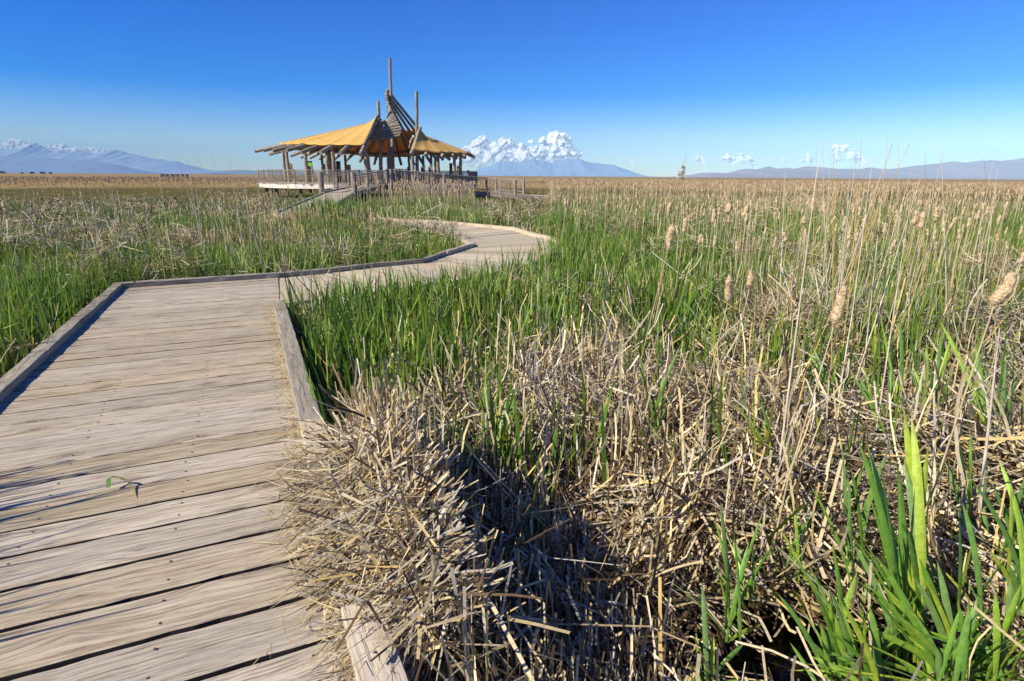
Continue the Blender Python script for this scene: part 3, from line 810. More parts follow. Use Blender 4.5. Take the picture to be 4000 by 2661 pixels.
# trees at the far left
M['fartree'] = plain('far tree foliage', (.05, .075, .035), .9, scale=.3, var=.4)
M['bark'] = plain('bark', (.12, .09, .06), .9)
for i, (x, w_, h_) in enumerate([(8, 22, 9), (60, 9, 4), (75, 16, 7), (92, 20, 8), (100, 12, 6)]):
    D = 900; p = P(x, 672, D); k = D / 2313.0
    t = empty('tree', (p.x, D + i * 12, .2)); mb = MB(); mb.tube((0, 0, -.5), (0, 0, h_ * k * .5), .4, .25, n=6, seg=1); mb.build('trunk', M['bark'], t)
    mb = MB()
    for _ in range(420):
        a = random.uniform(0, 6.28); r_ = math.sqrt(random.random()) * w_ * k * .5; hh = (random.random() ** .7) * h_ * k * math.sqrt(max(.05, 1 - (r_ / (w_ * k * .5)) ** 2)) * random.uniform(.75, 1.1)
        c = Vector((math.cos(a) * r_, math.sin(a) * r_, hh + .2)); s_ = random.uniform(.2, .5)
        u = Vector((random.gauss(0, 1), random.gauss(0, 1), random.gauss(0, 1))).normalized() * s_; v = u.cross(Vector((random.gauss(0, 1), random.gauss(0, 1), random.gauss(0, 1)))).normalized() * s_
        mb.poly([c - u - v, c + u - v, c + u + v, c - u + v])
    mb.build('crown', M['fartree'], t)
    t['label'] = ['leftmost far tree cut by the photo edge', 'smallest dark tree of the far left clump', 'rounded dark tree in the middle of the far left clump', 'widest dark tree of the far left clump', 'low dark tree ending the far left clump at right'][i]
    t['category'] = 'tree'; t['group'] = 'trees on the far left horizon'

# mountains ----------------------------------------------------------------
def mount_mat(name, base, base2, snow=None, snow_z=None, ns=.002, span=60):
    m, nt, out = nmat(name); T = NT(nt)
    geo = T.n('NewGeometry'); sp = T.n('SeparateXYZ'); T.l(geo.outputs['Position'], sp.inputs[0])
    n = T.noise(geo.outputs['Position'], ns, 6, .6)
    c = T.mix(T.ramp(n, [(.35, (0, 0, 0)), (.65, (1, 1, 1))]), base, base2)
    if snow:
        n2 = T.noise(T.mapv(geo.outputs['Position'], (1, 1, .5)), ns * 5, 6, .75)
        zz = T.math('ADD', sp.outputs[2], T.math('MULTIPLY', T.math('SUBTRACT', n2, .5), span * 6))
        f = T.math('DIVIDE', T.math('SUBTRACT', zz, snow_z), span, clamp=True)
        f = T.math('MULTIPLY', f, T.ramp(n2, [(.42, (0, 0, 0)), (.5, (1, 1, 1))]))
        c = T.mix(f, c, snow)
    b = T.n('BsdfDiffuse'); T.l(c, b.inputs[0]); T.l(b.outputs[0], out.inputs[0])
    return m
def mountain(name, prof, D, mat, depth=1600, rough=1.0, seed=1, jag=1.0, lab_=None):
    """ridge line given as (x, y) survey points; slopes run down towards and away from us"""
    xs = np.array([p[0] for p in prof], float); ys = np.array([p[1] for p in prof], float)
    n = 320; X = np.linspace(xs[0], xs[-1], n); Yp = np.interp(X, xs, ys)
    hor = 674 + (X / 4000) * 25 + 1
    k = D / 2313.0
    wx = np.array([P(x, 690, D).x for x in X])
    hz = np.maximum(0, (hor - Yp)) * k
    rows = 26; V = []; Fc = []
    for j in range(rows + 1):
        t = -1 + 2 * j / rows
        prof_ = (1 - abs(t)) ** 1.25
        for i in range(n):
            yy = D + t * depth
            nn = (fbm(np.array([wx[i]]), np.array([yy]), 1 / 350.0, seed, 5)[0] - .5) * 2
            rid = 1 - abs(nn)
            z = hz[i] * prof_ * (1 + rough * .55 * (rid - .72) * (1 - prof_ * .88))
            z += jag * (fbm(np.array([wx[i]]), np.array([yy]), 1 / 40.0, seed + 9, 3)[0] - .5) * hz[i] * .10
            V.append((wx[i] * (yy / D) ** .0, yy, z - 3 if abs(t) < 1 else -6))
    for j in range(rows):
        for i in range(n - 1):
            a = j * n + i; Fc.append((a, a + 1, a + n + 1, a + n))
    me = bpy.data.meshes.new(name); me.from_pydata(V, [], Fc); me.materials.append(mat)
    me.polygons.foreach_set('use_smooth', [True] * len(Fc)); me.update()
    o = bpy.data.objects.new(name, me); COL.objects.link(o); tag(o, kind='structure')
    return o
snowc = (.85, .88, .92)
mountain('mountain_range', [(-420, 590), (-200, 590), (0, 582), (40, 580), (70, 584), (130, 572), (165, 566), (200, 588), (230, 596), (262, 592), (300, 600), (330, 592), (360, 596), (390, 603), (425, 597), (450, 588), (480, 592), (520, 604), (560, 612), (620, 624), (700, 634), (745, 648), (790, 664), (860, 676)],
         6500, mount_mat('snowy haze-painted mountain', (.28, .37, .50), (.32, .41, .53), snowc, 245, .0045, 34), 1100, seed=3, jag=1.3)  # blue base colour paints in part of the distance haze
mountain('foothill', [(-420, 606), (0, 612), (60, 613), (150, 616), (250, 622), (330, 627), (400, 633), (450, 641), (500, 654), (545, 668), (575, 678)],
         5200, mount_mat('haze-painted blue foothill', (.19, .27, .39), (.23, .30, .41), None, None, .006), 700, seed=5, jag=.6)  # haze tint put into the base colour here as well
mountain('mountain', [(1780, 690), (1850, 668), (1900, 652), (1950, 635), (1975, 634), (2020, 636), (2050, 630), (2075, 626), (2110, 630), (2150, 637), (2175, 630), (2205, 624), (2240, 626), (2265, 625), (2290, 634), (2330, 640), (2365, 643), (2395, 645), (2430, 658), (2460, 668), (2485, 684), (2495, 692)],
         6500, mount_mat('haze-painted centre mountain', (.20, .30, .44), (.24, .34, .47), snowc, 212, .0045, 22), 1000, seed=8, jag=1.2)  # bluish base carries painted haze on top of the air volume
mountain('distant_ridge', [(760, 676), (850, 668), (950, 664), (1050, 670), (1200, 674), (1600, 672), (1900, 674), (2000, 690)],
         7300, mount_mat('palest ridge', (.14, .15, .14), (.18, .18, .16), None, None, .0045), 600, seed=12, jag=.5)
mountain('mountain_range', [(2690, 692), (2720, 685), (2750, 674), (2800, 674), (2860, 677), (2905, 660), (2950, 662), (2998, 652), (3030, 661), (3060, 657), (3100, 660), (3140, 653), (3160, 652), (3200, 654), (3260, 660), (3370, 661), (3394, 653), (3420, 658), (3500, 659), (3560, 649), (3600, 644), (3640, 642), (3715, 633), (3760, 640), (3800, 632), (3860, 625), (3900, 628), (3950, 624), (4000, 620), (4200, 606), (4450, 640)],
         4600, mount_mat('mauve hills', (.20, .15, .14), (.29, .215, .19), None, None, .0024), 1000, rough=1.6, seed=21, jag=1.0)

# clouds ---------------------------------------------------------------------
m, nt, out = nmat('cloud'); T = NT(nt)
geo = T.n('NewGeometry'); lw = T.n('LayerWeight'); lw.inputs['Blend'].default_value = .5
n = T.noise(geo.outputs['Position'], .006, 5, .6)
d = T.n('BsdfDiffuse'); d.inputs[0].default_value = (.98, .97, .96, 1)
tr = T.n('BsdfTranslucent'); tr.inputs[0].default_value = (.95, .94, .95, 1)
va = T.n('VectorMath', operation='SCALE'); T.l(geo.outputs['Normal'], va.inputs[0]); va.inputs['Scale'].default_value = .22
vb = T.n('VectorMath', operation='ADD'); T.l(va.outputs[0], vb.inputs[0]); vb.inputs[1].default_value = tuple(sdir * .8)
vn = T.n('VectorMath', operation='NORMALIZE'); T.l(vb.outputs[0], vn.inputs[0]); T.l(vn.outputs[0], d.inputs['Normal'])
m1 = T.n('MixShader'); m1.inputs[0].default_value = .12; T.l(d.outputs[0], m1.inputs[1]); T.l(tr.outputs[0], m1.inputs[2])
tp_ = T.n('BsdfTransparent'); m2 = T.n('MixShader')
oi = T.n('ObjectInfo')
spz = T.n('SeparateXYZ'); T.l(geo.outputs['Position'], spz.inputs[0])
zf = T.math('DIVIDE', T.math('SUBTRACT', spz.outputs[2], 120), 600, clamp=True)
f = T.math('MULTIPLY', T.ramp(lw.outputs['Facing'], [(.10, (1, 1, 1)), (.74, (0, 0, 0))]), T.ramp(n, [(.25, (.6, .6, .6)), (.5, (1, 1, 1))]))
f = T.math('MULTIPLY', T.math('MULTIPLY', f, oi.outputs['Alpha']), T.math('ADD', T.math('MULTIPLY', zf, .85), .15))
T.l(f, m2.inputs[0]); T.l(tp_.outputs[0], m2.inputs[1]); T.l(m1.outputs[0], m2.inputs[2]); T.l(m2.outputs[0], out.inputs[0])
M['cloud'] = m
import bmesh
bmi = bmesh.new(); bmesh.ops.create_icosphere(bmi, subdivisions=3, radius=1)
ICO = np.array([v.co[:] for v in bmi.verts]); ICOF = np.array([[v.index for v in f.verts] for f in bmi.faces]); bmi.free()
CLOUDTX = bpy.data.textures.new('billow', 'CLOUDS'); CLOUDTX.noise_scale = 150; CLOUDTX.noise_depth = 3; CLOUDTX.noise_basis = 'VORONOI_F1'
CLOUDTX2 = bpy.data.textures.new('wisps', 'CLOUDS'); CLOUDTX2.noise_scale = 55; CLOUDTX2.noise_depth = 3
def cloud(lobes, D, label, dens=1.0, fill=16, seed=0):
    """lobes: (x, y, r) in survey units at distance D"""
    r_ = np.random.default_rng(seed); V = []; Fc = []; dn = []; off = 0; k = D / 2313.0
    ctr = P(lobes[0][0], lobes[0][1], D)
    for (x, y, rad) in lobes:
        rad *= 1.5
        for q in range(fill):
            a = r_.uniform(0, 6.28); rr = math.sqrt(r_.random()) * rad * .8
            if q == 0: rr = 0
            px_, py_ = x + math.cos(a) * rr, y + math.sin(a) * rr * .85
            c = P(px_, py_, D + r_.uniform(-1, 1) * rad * k * .8)
            s_ = rad * k * (r_.uniform(.28, .55) if q else .6)
            vv = ICO * s_
            nn = 1 + .28 * (fbm(ICO[:, 0] * 2 + q + ICO[:, 2] * 1.3, ICO[:, 1] * 2 - q + ICO[:, 2] * 1.7, 1.6, seed + q, 3) - .5) * 2
            vv = vv * nn[:, None]; vv[:, 2] *= .85
            V.append(vv + np.array(c - ctr)); Fc.append(ICOF + off); off += len(ICO)
            dn.append(np.full(len(ICO), dens * np.clip((700 - py_) / 150.0 * 1.1, .35, 1)))
    V = np.concatenate(V); Fc = np.concatenate(Fc); dn = np.concatenate(dn)
    me = bpy.data.meshes.new('cloud'); me.from_pydata(V.tolist(), [], Fc.tolist()); me.materials.append(M['cloud'])
    me.polygons.foreach_set('use_smooth', [True] * len(Fc)); me.update()
    o = bpy.data.objects.new('cloud', me); COL.objects.link(o); o.location = ctr
    rm = o.modifiers.new('union', 'REMESH'); rm.mode = 'VOXEL'; rm.voxel_size = max(14.0, min(45.0, 3.2 * k)); rm.use_smooth_shade = True
    tx = CLOUDTX; dp = o.modifiers.new('billows', 'DISPLACE'); dp.texture = tx; dp.texture_coords = 'LOCAL'; dp.strength = 2.0 * k; dp.mid_level = .5
    tx2 = CLOUDTX2; dp = o.modifiers.new('fine', 'DISPLACE'); dp.texture = tx2; dp.texture_coords = 'LOCAL'; dp.strength = 1.7 * k; dp.mid_level = .5
    o.color = (1, 1, 1, dens)
    tag(o, label, 'cloud', 'cumulus clouds low over the horizon'); return o
CD = 22000
cloud([(1872, 560, 24), (1885, 545, 14), (1850, 585, 24), (1825, 590, 18), (1800, 612, 20), (1835, 618, 30), (1880, 600, 34), (1915, 606, 26), (1905, 572, 12), (1930, 563, 12), (1940, 585, 22),
       (1978, 562, 20), (2000, 552, 14), (1995, 590, 28), (1960, 612, 30), (2032, 580, 17), (2040, 605, 26), (2010, 622, 22), (1880, 632, 22), (1790, 636, 18)], CD, 'large piled white cloud just right of the pavilion roof', 1.0, 13, 1)
cloud([(2158, 528, 12), (2180, 536, 22), (2200, 548, 20), (2170, 556, 22), (2120, 552, 14), (2125, 575, 18), (2085, 590, 18), (2090, 607, 22), (2140, 600, 28), (2190, 582, 26), (2215, 600, 26), (2175, 612, 24), (2245, 602, 18), (2268, 600, 12), (2110, 620, 20)],
      CD, 'white cloud with a tall rounded head above the centre mountain', 1.0, 13, 2)
cloud([(2072, 552, 9), (2084, 554, 7)], CD, 'tiny faint cloud scrap between the two big white clouds', 0.75, 8, 3)
cloud([(2466, 628, 7), (2470, 643, 9)], CD, 'faint small cloud above the right slope of the centre mountain', 0.45, 8, 4)
cloud([(2720, 612, 9), (2728, 622, 12), (2745, 622, 9), (2752, 640, 12), (2735, 640, 12)], CD, 'small faint cloud right of the timber tower', 0.63, 9, 5)
cloud([(2840, 604, 9), (2845, 618, 14), (2868, 632, 13), (2895, 610, 11), (2905, 625, 12), (2930, 622, 14), (2945, 635, 12), (2825, 625, 8), (2982, 630, 7)], CD, 'low double cloud above the left end of the mauve hills', 0.83, 9, 6)
cloud([(3060, 620, 9), (3055, 632, 10)], CD, 'faint cloud left of the twin small clouds over the mauve hills', 0.52, 9, 7)
cloud([(3158, 600, 8), (3160, 618, 10), (3140, 630, 9), (3175, 630, 10)], CD, 'small puff cloud left of the brightest right cloud', 0.75, 9, 8)
cloud([(3255, 578, 9), (3275, 575, 13), (3300, 580, 13), (3330, 590, 12), (3265, 597, 12), (3272, 620, 12), (3320, 605, 12), (3350, 615, 16), (3380, 620, 10), (3370, 640, 12)], CD, 'brightest cloud above the right hills behind tall stems', 0.83, 10, 9)
cloud([(20, 562, 10), (50, 558, 14), (80, 560, 14), (110, 565, 14), (0, 572, 12), (40, 574, 14), (90, 576, 16), (130, 572, 12), (160, 570, 9), (-60, 560, 22), (-120, 568, 22)], CD, 'long white cloud over the leftmost snowy peaks', .6, 10, 10)
cloud([(190, 572, 8), (215, 575, 10), (246, 568, 8), (240, 582, 12), (270, 585, 12), (295, 590, 12), (320, 595, 9)], CD, 'white cloud with a small spike above the left snowy ridge', 0.83, 10, 11)
cloud([(335, 583, 8), (360, 585, 12), (385, 592, 12), (410, 592, 8)], CD, 'third cloud along the left snowy ridge', .45, 10, 12)
cloud([(560, 598, 6), (558, 606, 6)], CD, 'tiny bright puff above the right snowy slope', .7, 7, 13)
cloud([(632, 620, 7), (645, 622, 6)], CD, 'tiny low cloud where the left ridge slopes down', .5, 7, 14)

# ------------------------------------------------------------------ reeds
M['green'] = leafmat('green reed leaf', .32, .5, .035)
M['dry'] = leafmat('dry reed', .14, .6, .015)
U = lambda a, b, n: rng.uniform(a, b, n)
G = lambda s, n: rng.normal(0, s, n)
def blades(name, mat, p0, L, w, az, a0, bend, kpos=None, kink=None, psi=None, c0=None, c1=None, K=4, prof='leaf', kind='stuff', parent=None, crease=False):
    """ribbons: root p0, length L, width w, heading az, start angle from upright a0, total bend, optional sharp kink"""
    N = len(L)
    if N == 0: return None
    kpos = np.full(N, 2.0) if kpos is None else kpos; kink = np.zeros(N) if kink is None else kink
    psi = U(0, math.pi, N) if psi is None else psi
    hx, hy = np.sin(az), np.cos(az)
    t = np.linspace(0, 1, K + 1)
    pos = p0.copy(); pts = [pos.copy()]; dirs = []
    kaz = U(-1, 1, N) * .9
    for i in range(K):
        tm = (t[i] + t[i+1]) / 2
        al = a0 + bend * tm ** 1.5 + np.where(tm > kpos, kink, 0)
        az_ = az + np.where(tm > kpos, kaz, 0)
        d = np.stack([np.sin(al) * np.sin(az_), np.sin(al) * np.cos(az_), np.cos(al)], 1)
        dirs.append(d); pos = pos + d * (L / K)[:, None]; pts.append(pos.copy())
    pts = np.stack(pts, 1); dirs = np.stack(dirs + [dirs[-1]], 1)
    s = np.stack([np.cos(psi), np.sin(psi), U(-.3, .3, N)], 1)[:, None, :]
    s = s - (s * dirs).sum(2, keepdims=True) * dirs
    s = s / np.maximum(np.linalg.norm(s, axis=2, keepdims=True), 1e-6)
    if prof == 'leaf':   pr = np.interp(t, [0, .12, .5, .8, 1], [.7, .85, 1, .72, .04])
    elif prof == 'stem': pr = np.interp(t, [0, 1], [1, .75])
    elif prof == 'wisp': pr = np.interp(t, [0, .5, 1], [1, .7, .15])
    hw = (w[:, None] * pr[None, :] / 2)[:, :, None]
    A, B = pts - s * hw, pts + s * hw
    if crease:
        nrm = np.cross(s, dirs); Mx = pts + nrm * hw * .45
        V = np.stack([A, Mx, B], 2).reshape(-1, 3); q = 3
    else:
        V = np.stack([A, B], 2).reshape(-1, 3); q = 2
    base = (np.arange(N) * (K + 1) * q)[:, None, None] + (np.arange(K) * q)[None, :, None] + np.arange(q - 1)[None, None, :]
    base = base.ravel()
    F4 = np.stack([base, base + 1, base + q + 1, base + q], 1).astype(np.int32)
    me = bpy.data.meshes.new(name)
    me.vertices.add(len(V)); me.vertices.foreach_set('co', V.astype(np.float32).ravel())
    me.loops.add(F4.size); me.loops.foreach_set('vertex_index', F4.ravel())
    me.polygons.add(len(F4)); me.polygons.foreach_set('loop_start', np.arange(0, F4.size, 4, dtype=np.int32))
    if crease: me.polygons.foreach_set('use_smooth', np.ones(len(F4), bool))
    tt = t[None, :, None, None]
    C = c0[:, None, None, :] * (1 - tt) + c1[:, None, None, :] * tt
    C = np.broadcast_to(C, (N, K + 1, q, 3)).reshape(-1, 3)
    ca = me.color_attributes.new('Col', 'FLOAT_COLOR', 'POINT')
    ca.data.foreach_set('color', np.concatenate([C, np.ones((len(C), 1))], 1).astype(np.float32).ravel())
    me.materials.append(mat); me.update(calc_edges=True)
    o = bpy.data.objects.new(name, me); COL.objects.link(o)
    if parent: o.parent = parent
    if kind: o['kind'] = kind
    return o
def pal(cols, n, var=.12):
    cols = np.array(cols); c = cols[rng.integers(0, len(cols), n)]
    f = U(0, 1, n)[:, None]; c = c * (1 - f * .5) + cols[rng.integers(0, len(cols), n)] * f * .5
    return c * (1 + rng.normal(0, var, (n, 1)))
DRY = [(.66, .52, .27), (.58, .45, .23), (.80, .67, .40), (.46, .35, .185), (.33, .25, .135), (.62, .43, .15), (.47, .39, .25)]
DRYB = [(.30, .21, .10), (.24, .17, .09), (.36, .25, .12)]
ROT_SHADE = [(.10, .065, .035), (.14, .09, .045), (.075, .05, .03), (.17, .115, .06)]  # rotten reed browns, also used to paint shade into the litter
GREY = [(.54, .48, .36), (.66, .59, .45), (.42, .375, .28)]
GRN = [(.12, .245, .025), (.08, .175, .016), (.18, .30, .028), (.10, .21, .035), (.26, .35, .03), (.13, .23, .055)]
OLV = [(.14, .16, .05), (.20, .20, .07), (.26, .22, .09)]

# where nothing grows: walks, ramp, pavilion
def across(x, y): return (x - CL.x) * VP2.x + (y - CL.y) * VP2.y
def along(x, y): return -((x - CL.x) * VP1.x + (y - CL.y) * VP1.y)
quads = [(a[0], a[1], b[1], b[0]) for a, b in zip(sect[:-1], sect[1:])] + [(r0a, r0b, r1b, r1a), (r1a, r1b, r2b, r2a)]
for a, b in zip(w2[:-1], w2[1:]):
    d = b - a; h_ = Vector((d.x, d.y, 0)).normalized(); s_ = Vector((-h_.y, h_.x, 0)) * 1.8
    quads.append((a, b, b + s_, a + s_))
def inquad(x, y, q, m):
    cx = sum(p[0] for p in q) / 4; cy = sum(p[1] for p in q) / 4
    q = [(p[0] + (p[0] - cx) / max(.1, math.hypot(p[0] - cx, p[1] - cy)) * m * 1.3, p[1] + (p[1] - cy) / max(.1, math.hypot(p[0] - cx, p[1] - cy)) * m * 1.3) for p in q]
    sg = [(q[(i+1) % 4][0] - q[i][0]) * (y - q[i][1]) - (q[(i+1) % 4][1] - q[i][1]) * (x - q[i][0]) for i in range(4)]
    return ((sg[0] > 0) & (sg[1] > 0) & (sg[2] > 0) & (sg[3] > 0)) | ((sg[0] < 0) & (sg[1] < 0) & (sg[2] < 0) & (sg[3] < 0))
def blocked(x, y, m=.08):
    a, d = across(x, y), along(x, y)
    b = (a > -.16 - m) & (a < wl + .16 + m) & (d > -.15 - m)
    for q in quads: b |= inquad(x, y, q, m)
    b |= np.hypot(x - PC.x, y - PC.y) < PR - .4 + m
    return b
POOLS = [(*W(3650, 2560, -.4)[:2], .46, .26), (*W(3200, 2600, -.5)[:2], .32, .20), (*W(3000, 2600, -.5)[:2], .50, .46), (*W(2700, 2600, -.5)[:2], .12, .10), (*W(1215, 1300, -.4)[:2], .22, .3), (*W(60, 1440, -.5)[:2], .5, .35)]
def pool(x, y):
    b = np.zeros(len(x), bool)
    for cx, cy, rx, ry in POOLS: b |= ((x - cx) / rx) ** 2 + ((y - cy) / ry) ** 2 < 1
    return b
# litter height field
MOUND = [(2080, 1480, -.1, .9, .16), (2700, 1500, -.1, 1.1, .22), (3300, 1750, 0, .6, .34), (3850, 1750, 0, .6, .36), (3500, 1350, -.1, 1.3, .26),
         (2560, 1850, -.1, .35, .18), (1750, 1800, -.1, .25, .12), (2400, 1300, -.1, .9, .15),
         (1950, 2200, -.3, .50, -.34), (2350, 2480, -.3, .40, -.26), (3050, 2560, -.5, .34, -.5), (3600, 2560, -.5, .42, -.5), (1290, 1560, -.4, .45, -.45), (2700, 2300, -.4, .28, -.22), (2260, 1780, -.2, .3, -.18), (1330, 1750, -.3, .3, -.3),
         (400, 1030, -.2, 1.6, .22), (900, 980, -.2, 1.8, .25), (200, 980, -.2, 1.5, .2), (1600, 960, -.2, .8, .15), (2080, 880, 0, 1.0, .35)]
MND = [(*W(px, py, z)[:2], r_, am) for px, py, z, r_, am in MOUND]
def lh(x, y):
    h = -.58 + .30 * fbm(x, y, .9, 60, 3) + .26 * fbm(x, y, 2.6, 65, 3)
    for (mx_, my_, r_, am) in MND: h = h + am * np.exp(-((x - mx_)**2 + (y - my_)**2) / (r_ * r_))
    r = np.hypot(x, y); h = h + np.clip((r - 5) / 5, 0, 1) * np.clip(1.5 * fbm(x, y, .55, 68, 3) - .32, 0, .8) * np.where(r > 26, .4, 1)
    return h
def scatter(n, r0, r1, p=1.0, az=58):
    """points in a wide fan in front of the viewpoint; density falls as r**-p"""
    u = U(0, 1, n); e = 2 - p
    r = (r0**e + u * (r1**e - r0**e)) ** (1 / e) if abs(e) > 1e-6 else r0 * (r1 / r0) ** u
    a = R(1) * U(-az, az, n)
    return r * np.sin(a), r * np.cos(a), r
def gauss_px(x, y, px, py, z, r_):
    c = W(px, py, z); return np.exp(-((x - c.x)**2 + (y - c.y)**2) / (r_ * r_))
def greenness(x, y):
    r = np.hypot(x, y); g = fbm(x, y, .5, 80, 3) * .9 + fbm(x, y, 1.7, 90, 3) * 1.0 - .62
    left = across(x, y) < 0
    g = g + (-.30 * np.clip((7.5 - r) / 3.5, 0, 1)) * (~left) + .085 - .12 * np.clip((3.6 - r) / 1, 0, 1) + np.where(left & (r > 14) & (r < 34), .22, 0) + np.where((r > 8) & (r < 26), .17, 0) - np.where(r > 27, .06, 0)
    g = g + .85 * gauss_px(x, y, 1700, 1420, -.4, 1.15) + .5 * gauss_px(x, y, 1340, 1400, -.4, .55) + .45 * gauss_px(x, y, 2250, 1150, -.3, 1.3) + .25 * gauss_px(x, y, 2700, 1080, -.3, 2.0)
    g = g + .45 * gauss_px(x, y, 300, 1330, -.5, 1.2) + .4 * gauss_px(x, y, 1560, 980, -.4, 1.2) + .35 * gauss_px(x, y, 1950, 1700, -.4, .30) + .35 * gauss_px(x, y, 3850, 1250, -.4, .9)
    g = g - .55 * gauss_px(x, y, 2250, 1560, -.3, 1.0) - .35 * gauss_px(x, y, 700, 1000, -.4, 1.8) - .3 * gauss_px(x, y, 1150, 1000, -.4, 1.3) - .5 * gauss_px(x, y, 2060, 900, 0, 1.0)
    g = g + .3 * gauss_px(x, y, 500, 880, -.2, 5) + .3 * gauss_px(x, y, 1250, 850, -.2, 3) + .35 * gauss_px(x, y, 1900, 830, -.2, 4)
    cl = fbm(x, y, 2.6, 97, 2)
    return np.clip((g - .15 - .05 * np.clip((17 - r) / 8, 0, 1)) * 2.9, .05, 1) * np.clip((cl - .34) * 5, .15, 1)
def hfield(x, y):                      # general height of standing growth
    r = np.hypot(x, y)
    return np.interp(r, [0, 5, 25, 34, 44, 60, 95, 115, 400], [.95, 1.0, .95, .85, .62, .35, .30, .50, .55]) * np.where((x < -.25 * y) & (r > 20) & (r < 100), .55, 1) * np.where((x > -.065 * y) & (x < .06 * y) & (r > 24) & (r < 60), .5, 1) * (0.8 + .4 * fbm(x, y, .35, 70, 2))
def keep(mask, *arr): return [a[mask] for a in arr]
WL_ = -.56

# --- green leaves
def green(name, n, r0, r1, p, wmul, K, hm=1.0):
    x, y, r = scatter(n * 3, r0, r1, p)
    g = greenness(x, y)
    ok = (rng.random(len(x)) < g) & ~blocked(x, y, .06)
    lim = np.where(across(x, y) > 0, 3.2, 2.0); ok &= r > lim * .9
    x, y, r = keep(ok, x, y, r); x, y, r = x[:n], y[:n], r[:n]; N = len(x)
    # leaves leave the ground in small fans
    fx = np.floor(x * 9) / 9; fy = np.floor(y * 9) / 9; x = fx + G(.02, N) + .03; y = fy + G(.02, N) + .03
    ok = ~blocked(x, y, .04); x, y, r = keep(ok, x, y, r); N = len(x)
    L = hfield(x, y) * U(.6, 1.2, N) * hm
    L *= np.where(r < 6.5, .82, 1)
    w = np.maximum(U(.012, .030, N) * wmul, r * .001)
    az = U(0, 2*math.pi, N); tilt = np.abs(G(.13, N)) + .02
    lo = pal(GRN, N, .14); hi = lo * np.array([1.25, 1.12, .95])
    far_ = np.clip((r - 22) / 20, 0, 1)[:, None]; ol = pal(OLV, N)
    lo = lo * (1 - far_ * .6) + ol * far_ * .6; hi = hi * (1 - far_ * .6) + ol * far_ * .6
    yel = rng.random(N) < .06; hi[yel] = pal([(.45, .38, .08), (.5, .4, .15)], yel.sum())
    p0 = np.stack([x, y, gz(x, y) + .03], 1)
    kk = rng.random(N) < .10
    return blades(name, M['green'], p0, L, w, az, tilt, np.abs(G(.22, N)), U(.45, .8, N), np.where(kk, U(.4, 1.6, N), 0), None, lo, hi, K, 'leaf', crease=False)
green('green_reeds', 8500, 2.4, 8, 1.0, 1.15, 6)
green('green_reeds', 46000, 8, 20, 1.0, 1.0, 4)
green('green_reeds', 50000, 20, 48, 1.0, 1.0, 3)

def tuft(n, px, py, rx, ry, L0, L1, w0, w1, K=6):
    c = W(px, py, -.55); x = c.x + G(rx, n); y = c.y + G(ry, n)
    fx = np.round(x * 7) / 7; fy = np.round(y * 7) / 7; x = fx + G(.018, n); y = fy + G(.018, n)
    ok = ~blocked(x, y, .05); x, y = keep(ok, x, y); N = len(x)
    lo = pal(GRN, N, .14); hi = lo * np.array([1.35, 1.2, 1.1])
    kk = rng.random(N) < .07
    blades('green_reeds', M['green'], np.stack([x, y, gz(x, y) + .03], 1), U(L0, L1, N), U(w0, w1, N), U(0, 6.28, N), np.abs(G(.12, N)) + .02, np.abs(G(.25, N)), U(.5, .8, N), np.where(kk, U(.5, 1.5, N), 0), None, lo, hi, K, 'leaf', crease=True)
tuft(620, 1620, 1400, .62, .42, .80, 1.12, .016, .034)
tuft(300, 1900, 1330, .40, .45, .8, 1.12, .016, .032)
tuft(150, 1270, 1400, .16, .35, .6, .95, .008, .014)
tuft(330, 2330, 1200, .8, .6, .7, 1.05, .016, .028)
tuft(420, 250, 1330, .7, .6, .6, .9, .014, .026)
tuft(260, 60, 1200, .5, .5, .6, 1.0, .014, .026)
tuft(300, 1780, 960, .5, .6, .7, 1.05, .014, .022)
for (px_, n_) in ((1390, 150), (1290, 200), (1225, 150)):
    q_ = P(px_, 800, 18.0); x = q_.x + G(.36, n_); y = q_.y + G(.35, n_); ok = ~blocked(x, y, .02); x, y = keep(ok, x, y); N = len(x)
    blades('green_reeds', M['green'], np.stack([x, y, gz(x, y)], 1), U(1.35, 1.75, N), U(.018, .032, N), U(0, 6.28, N), np.abs(G(.1, N)), np.abs(G(.15, N)), None, None, None, pal(GRN, N), pal(GRN, N) * 1.2, 4, 'leaf')
tuft(200, 2450, 1450, .5, .4, .6, .9, .014, .026)
tuft(160, 3000, 1250, .6, .5, .6, .95, .014, .026)
tuft(160, 3650, 1150, .6, .5, .7, 1.05, .014, .028)
tuft(250, 2130, 1010, .45, .5, .8, 1.1, .014, .022)
def drytuft(n, px, py, rx, ry, L0, L1, Y=None, z=-.55):
    c = W(px, py, z) if Y is None else P(px, py, Y); x = c.x + G(rx, n); y = c.y + G(ry, n)
    ok = ~blocked(x, y, .05); x, y = keep(ok, x, y); N = len(x); kk = rng.random(N) < .3; c_ = pal(DRY, N, .14)
    blades('dry_reeds', M['dry'], np.stack([x, y, gz(x, y)], 1), U(L0, L1, N), U(.007, .014, N) + .0004 * y, U(0, 6.28, N), np.abs(G(.22, N)), G(.2, N), U(.35, .8, N), np.where(kk, U(.5, 2.4, N), 0), None, pal(DRYB, N), c_, 4, 'stem')
drytuft(1500, 1330, 860, 1.1, .9, .8, 1.4, Y=17.2)
drytuft(700, 1130, 860, 1.3, .9, .7, 1.25, Y=18.5)
tuft(500, 1330, 985, .9, .9, .9, 1.35, .014, .024)
tuft(420, 1230, 905, .6, .8, .9, 1.35, .016, .026)
drytuft(420, 2085, 900, .35, .5, .5, 1.0, Y=15.6)
drytuft(1200, 700, 1040, 1.6, .5, .6, 1.15)
drytuft(800, 1250, 1010, .7, .5, .6, 1.05)
drytuft(260, 3400, 1000, .8, .8, .8, 1.3)
N = 110
